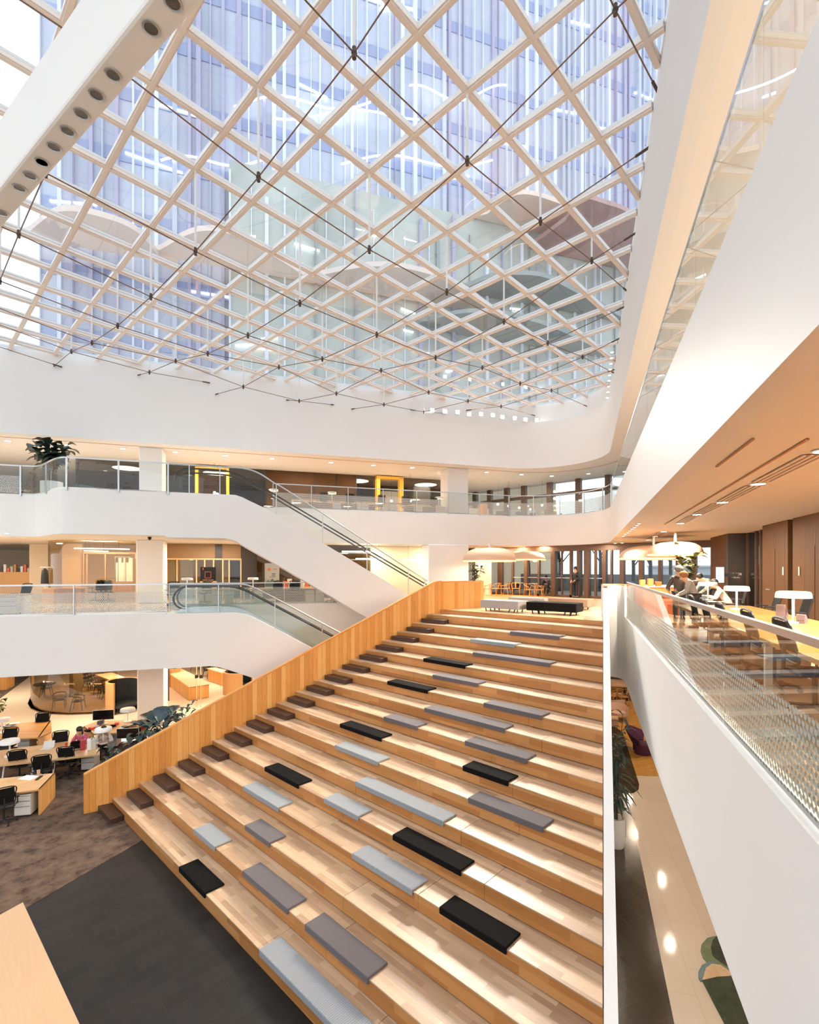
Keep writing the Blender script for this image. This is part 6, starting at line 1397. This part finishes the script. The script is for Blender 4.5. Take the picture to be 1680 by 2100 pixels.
# ================================================================== TOWER BEYOND THE SKYLIGHT
tw = T('glass_tower', 'tall pale blue glass tower rising beyond the skylight', 'building')
QT = 38.0; sT0, sT1 = Ls(83, QT), 42.0
M['towerglass'] = mat('tower_glass', '#cccdd8', .2, .0, spec=.5, vary=.1, vscale=.25, vstretch=(1, 1, .15))
M['towerfin'] = mat('tower_fin', '#e9eaf2', .4); M['towerdark'] = mat('tower_spandrel', '#aab0cd', .3, spec=.5); M['towerlav'] = mat('tower_lavender', '#b9b0c6', .4)
lprism(MB(), sT0, sT1, QT, QT+14, LR+3, 78).build('curtain_wall', 'towerglass', tw)
rnd = random.Random(2); sp = MB(); 
for k in range(14):
    z = 22+k*4.2; mb = MB(); lprism(mb, sT0, sT1, QT-.06, QT, z, z+.9); mb.build('spandrel_band', 'towerdark', tw)
s = sT0; f1 = MB(); i = 0
while s < sT1:
    w_ = rnd.choice((.06, .1, .22, .3)); lprism(MB(), s, s+w_, QT-rnd.uniform(.15, .5), QT, LR+3, 78).build('fin', rnd.choice(('towerfin', 'towerfin', 'towerglass', 'towerlav')), tw); s += rnd.uniform(.45, 1.1); i += 1
lt = MB()
for k in range(12):
    z = 24+k*4.2
    for j in range(3):
        a = rnd.uniform(sT0, sT1-6); b = a+rnd.uniform(1.5, 4); p, q = LP(a, QT-.12, z+2.4+rnd.uniform(-.4, .6)), LP(b, QT-.12, z+2.4+rnd.uniform(-.4, .8))
        MB().bar(p, q, .1, .12).build('office_light', mat('office_light', '#ffffff', .5, emit=(.85, .92, 1), estr=4) if 'oflight' not in M else M['oflight'], tw)
        if 'oflight' not in M: M['oflight'] = bpy.data.materials['office_light']
# curved terrace bands standing in for warm reflections in the skylight glass
M['terr'] = mat('reflection_warm', '#efd9cb', .6); M['grey_slab'] = mat('slab_grey', '#9fa49f', .6); M['copper'] = mat('reflection_copper', '#c9a197', .5, vary=.1, vscale=1)  # reflection tones put into plain slab colours
def reflection(pts, z, th, m, lab):
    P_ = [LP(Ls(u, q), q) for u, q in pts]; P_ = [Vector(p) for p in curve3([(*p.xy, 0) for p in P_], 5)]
    one(MB().prism([(p.x, p.y) for p in P_]+[(p.x, p.y) for p in (LP(P_[-1].dot(LE)+1, 36.8), LP(P_[0].dot(LE)-1, 36.8))], z, z+th), 'curved_reflection', m, lab, 'reflection', group='reflection slabs beyond the skylight')
def zt_(u, v, q): return Lz(u, v, q)
reflection(((330, 36), (400, 33.5), (470, 33), (540, 34), (640, 36.5)), zt_(420, 480, 33.5), .35, 'terr', 'pale curved reflection slab beyond the skylight at centre left')
reflection(((640, 36), (760, 33.5), (860, 33), (950, 34), (1020, 36.5)), zt_(830, 560, 33.5), .35, 'terr', 'pale curved reflection slab beyond the skylight at centre')
reflection(((1000, 36), (1060, 33.5), (1130, 33.2), (1200, 34), (1260, 36.5)), zt_(1100, 410, 33.5), .35, 'terr', 'brightest curved reflection slab beyond the skylight at right')
reflection(((1160, 33), (1195, 30.8), (1240, 30.6), (1300, 31), (1380, 33.5)), zt_(1230, 420, 30.8), .35, 'copper', 'copper coloured curved reflection slab beyond the skylight at the right edge')
reflection(((960, 36), (1020, 34), (1110, 33), (1180, 34), (1290, 36.5)), zt_(1080, 570, 33.5), .35, 'grey_slab', 'grey curved reflection slab beyond the skylight at lower right')
reflection(((860, 36), (960, 33.5), (1060, 33), (1160, 34), (1250, 36.5)), zt_(1040, 655, 33.5), .3, 'grey_slab', 'lowest grey curved reflection slab beyond the skylight')
reflection(((60, 36), (120, 33.5), (200, 33.2), (280, 34), (330, 36.5)), zt_(150, 440, 33.5), .35, 'terr', 'pale curved reflection slab beyond the skylight at far left')
# second wing at the right and low roof plant behind the upstand
lw = T('lower_wing', 'pale grey green lower wing behind the skylight', 'building'); s0_, zt2 = Ls(470, 37.0), zt_(800, 420, 37.6)
lprism(MB(), s0_, 40, 36.9, 37.2, LR+1, zt2).build('curtain_wall', mat('lower_wing_glass', '#c2c3b8', .3, spec=.5, vary=.15, vscale=.3), lw)
rnd = random.Random(9); s = s0_
while s < 33:
    w_ = rnd.choice((.06, .12, .25)); lprism(MB(), s, s+w_, 36.9-rnd.uniform(.1, .3), 36.9, LR+1, zt2-rnd.uniform(0, 3)).build('fin', rnd.choice(('towerfin', 'towerfin', 'grey_slab', 'towerlav')), lw); s += rnd.uniform(.6, 1.6)
M['wlight'] = mat('warm_office_light', '#fff0dd', .5, emit=(1, .8, .6), estr=3)
for i in range(26):
    a = rnd.uniform(s0_, 26); z = rnd.uniform(LR+2, zt2-2); MB().bar(LP(a, 36.7, z), LP(a+rnd.uniform(.6, 2), 36.7, z+rnd.uniform(-.3, .3)), .08, .12).build('office_light', rnd.choice(('wlight', 'oflight')), lw)
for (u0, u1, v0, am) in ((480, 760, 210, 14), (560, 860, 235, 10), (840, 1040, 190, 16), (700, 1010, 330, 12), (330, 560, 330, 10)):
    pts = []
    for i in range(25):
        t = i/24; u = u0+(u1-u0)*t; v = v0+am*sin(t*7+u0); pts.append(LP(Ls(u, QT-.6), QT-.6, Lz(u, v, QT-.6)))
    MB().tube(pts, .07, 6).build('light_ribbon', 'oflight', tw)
# ================================================================== LIGHTS
# row of floodlights on the far roof fascia
def mk_flood():
    o = T('floodlight', '', 'floodlight')
    MB().box(-.13, .13, -.06, .1, -.12, .12).build('housing', 'lampw', o, bevel=.015); MB().box(-.1, .1, -.075, -.06, -.09, .09).build('lens', 'glowS', o); MB().box(-.02, .02, .1, .3, -.02, .02).build('bracket', 'metal', o); return o
FL = Proto(mk_flood); k = 0
for i, (u, v) in enumerate(((886, 842), (912, 844), (938, 846), (962, 850), (986, 850), (1010, 852), (1030, 856), (1055, 858), (1077, 861), (1100, 862))):
    q = QR-.35; p = LP(Ls(u, q), q, Lz(u, v, q)); FL.put(p, LROT, 'glaring floodlight in the row on the far roof fascia, %s from the left' % ORD[i], 'floodlights on the far fascia')
    tgt = Vector((7.5, 12.5, 2)); light('SPOT', 'flood_beam', p-LN*.2-UP*.05, 2400, (1, .9, .77), .12, direction=tgt-p, angle=radians(78), blend=.8)
for i in range(10):
    u, v = 1254-11*i/9, 722+105*i/9; y = Ryx(u+1.5, XR-.12); p = RP(XR-.12, y, CZ+(VH-v)/FOC*(RP(XR-.12, y).dot(F2)))
    MINI.put(p, 0, 'small spotlight on the right edge of the skylight, %s from the top' % ORD[i], 'spotlights along the skylight edge', (1.6, 1.6, 1))
# downlighting of the floors (lamps in the ceilings, some added as fill)
PL, PU, PG = 230, 200, 200
for s in (-12, -7, -2, 3): 
    light('AREA', 'office_downlight', LP(s, 27.5, F20-.03), PL, WARM2, 1.6); light('AREA', 'gallery_area_light', LP(s, 29.5, RF0-.03), PU, WARM2, 1.6)
    light('AREA', 'ground_area_light', LP(s, 25.5, F10-.03), PG, WARM2, 1.6); light('AREA', 'ground_area_light', LP(s, 32, F10-.03), PG, WARM2, 1.6)
for s in (7, 11): light('AREA', 'office_downlight', LP(s, 28, F20-.03), PL, WARM2, 1.6)
for s in (7, 12, 16): light('AREA', 'gallery_area_light', LP(s, 29.5, RF0-.03), PU, WARM2, 1.6)
for x, y in ((2.9, 3), (2.9, 7), (2.9, 11)): light('AREA', 'table_downlight', RP(x, y, F20-.03), 130, (1, .84, .66), .6)
for x, y in ((4.6, 1), (4.6, 4), (4.6, 7), (4.9, 9.2), (3.0, 16.5), (3.2, 20)): light('AREA', 'aisle_fill', RP(x, y, F20-.03), 540, (1, .87, .72), .6)  # unseen lamps added so the floor bounces light onto the soffit
for i in (0, 3, 6): p = pz(1278+33*i/7, 1099-26*i/7, CEZ); light('SPOT', 'soffit_spot', (p.x, p.y, CEZ-.06), 260 if i < 5 else 1500, (1, .88, .72), .06, direction=(-.35, -.15, -1) if i < 5 else RP(XR-.35, yv+.3, L1-.6)-Vector((p.x, p.y, CEZ)), angle=radians(120 if i < 5 else 95), blend=.6)
for y in (-2, 2, 6, 10, 14, 18): light('AREA', 'gallery_area_light', RP(3.6, y, RF0-.03), 150, WARM, .8)  # added lamps out of view, warming the upper right soffit by floor bounce
for u, d in ((975, 32), (1015, 31.5), (1060, 31), (1110, 30), (1235, 25), (1228, 27)): p = atd(u, d); light('AREA', 'cafe_downlight', (p.x, p.y, F20-.03), 110, WARM, .6)
for p in LAMPS: light('POINT', 'lamp_bulb', (p.x, p.y, TZ+.4), 6, WARM2, .08)
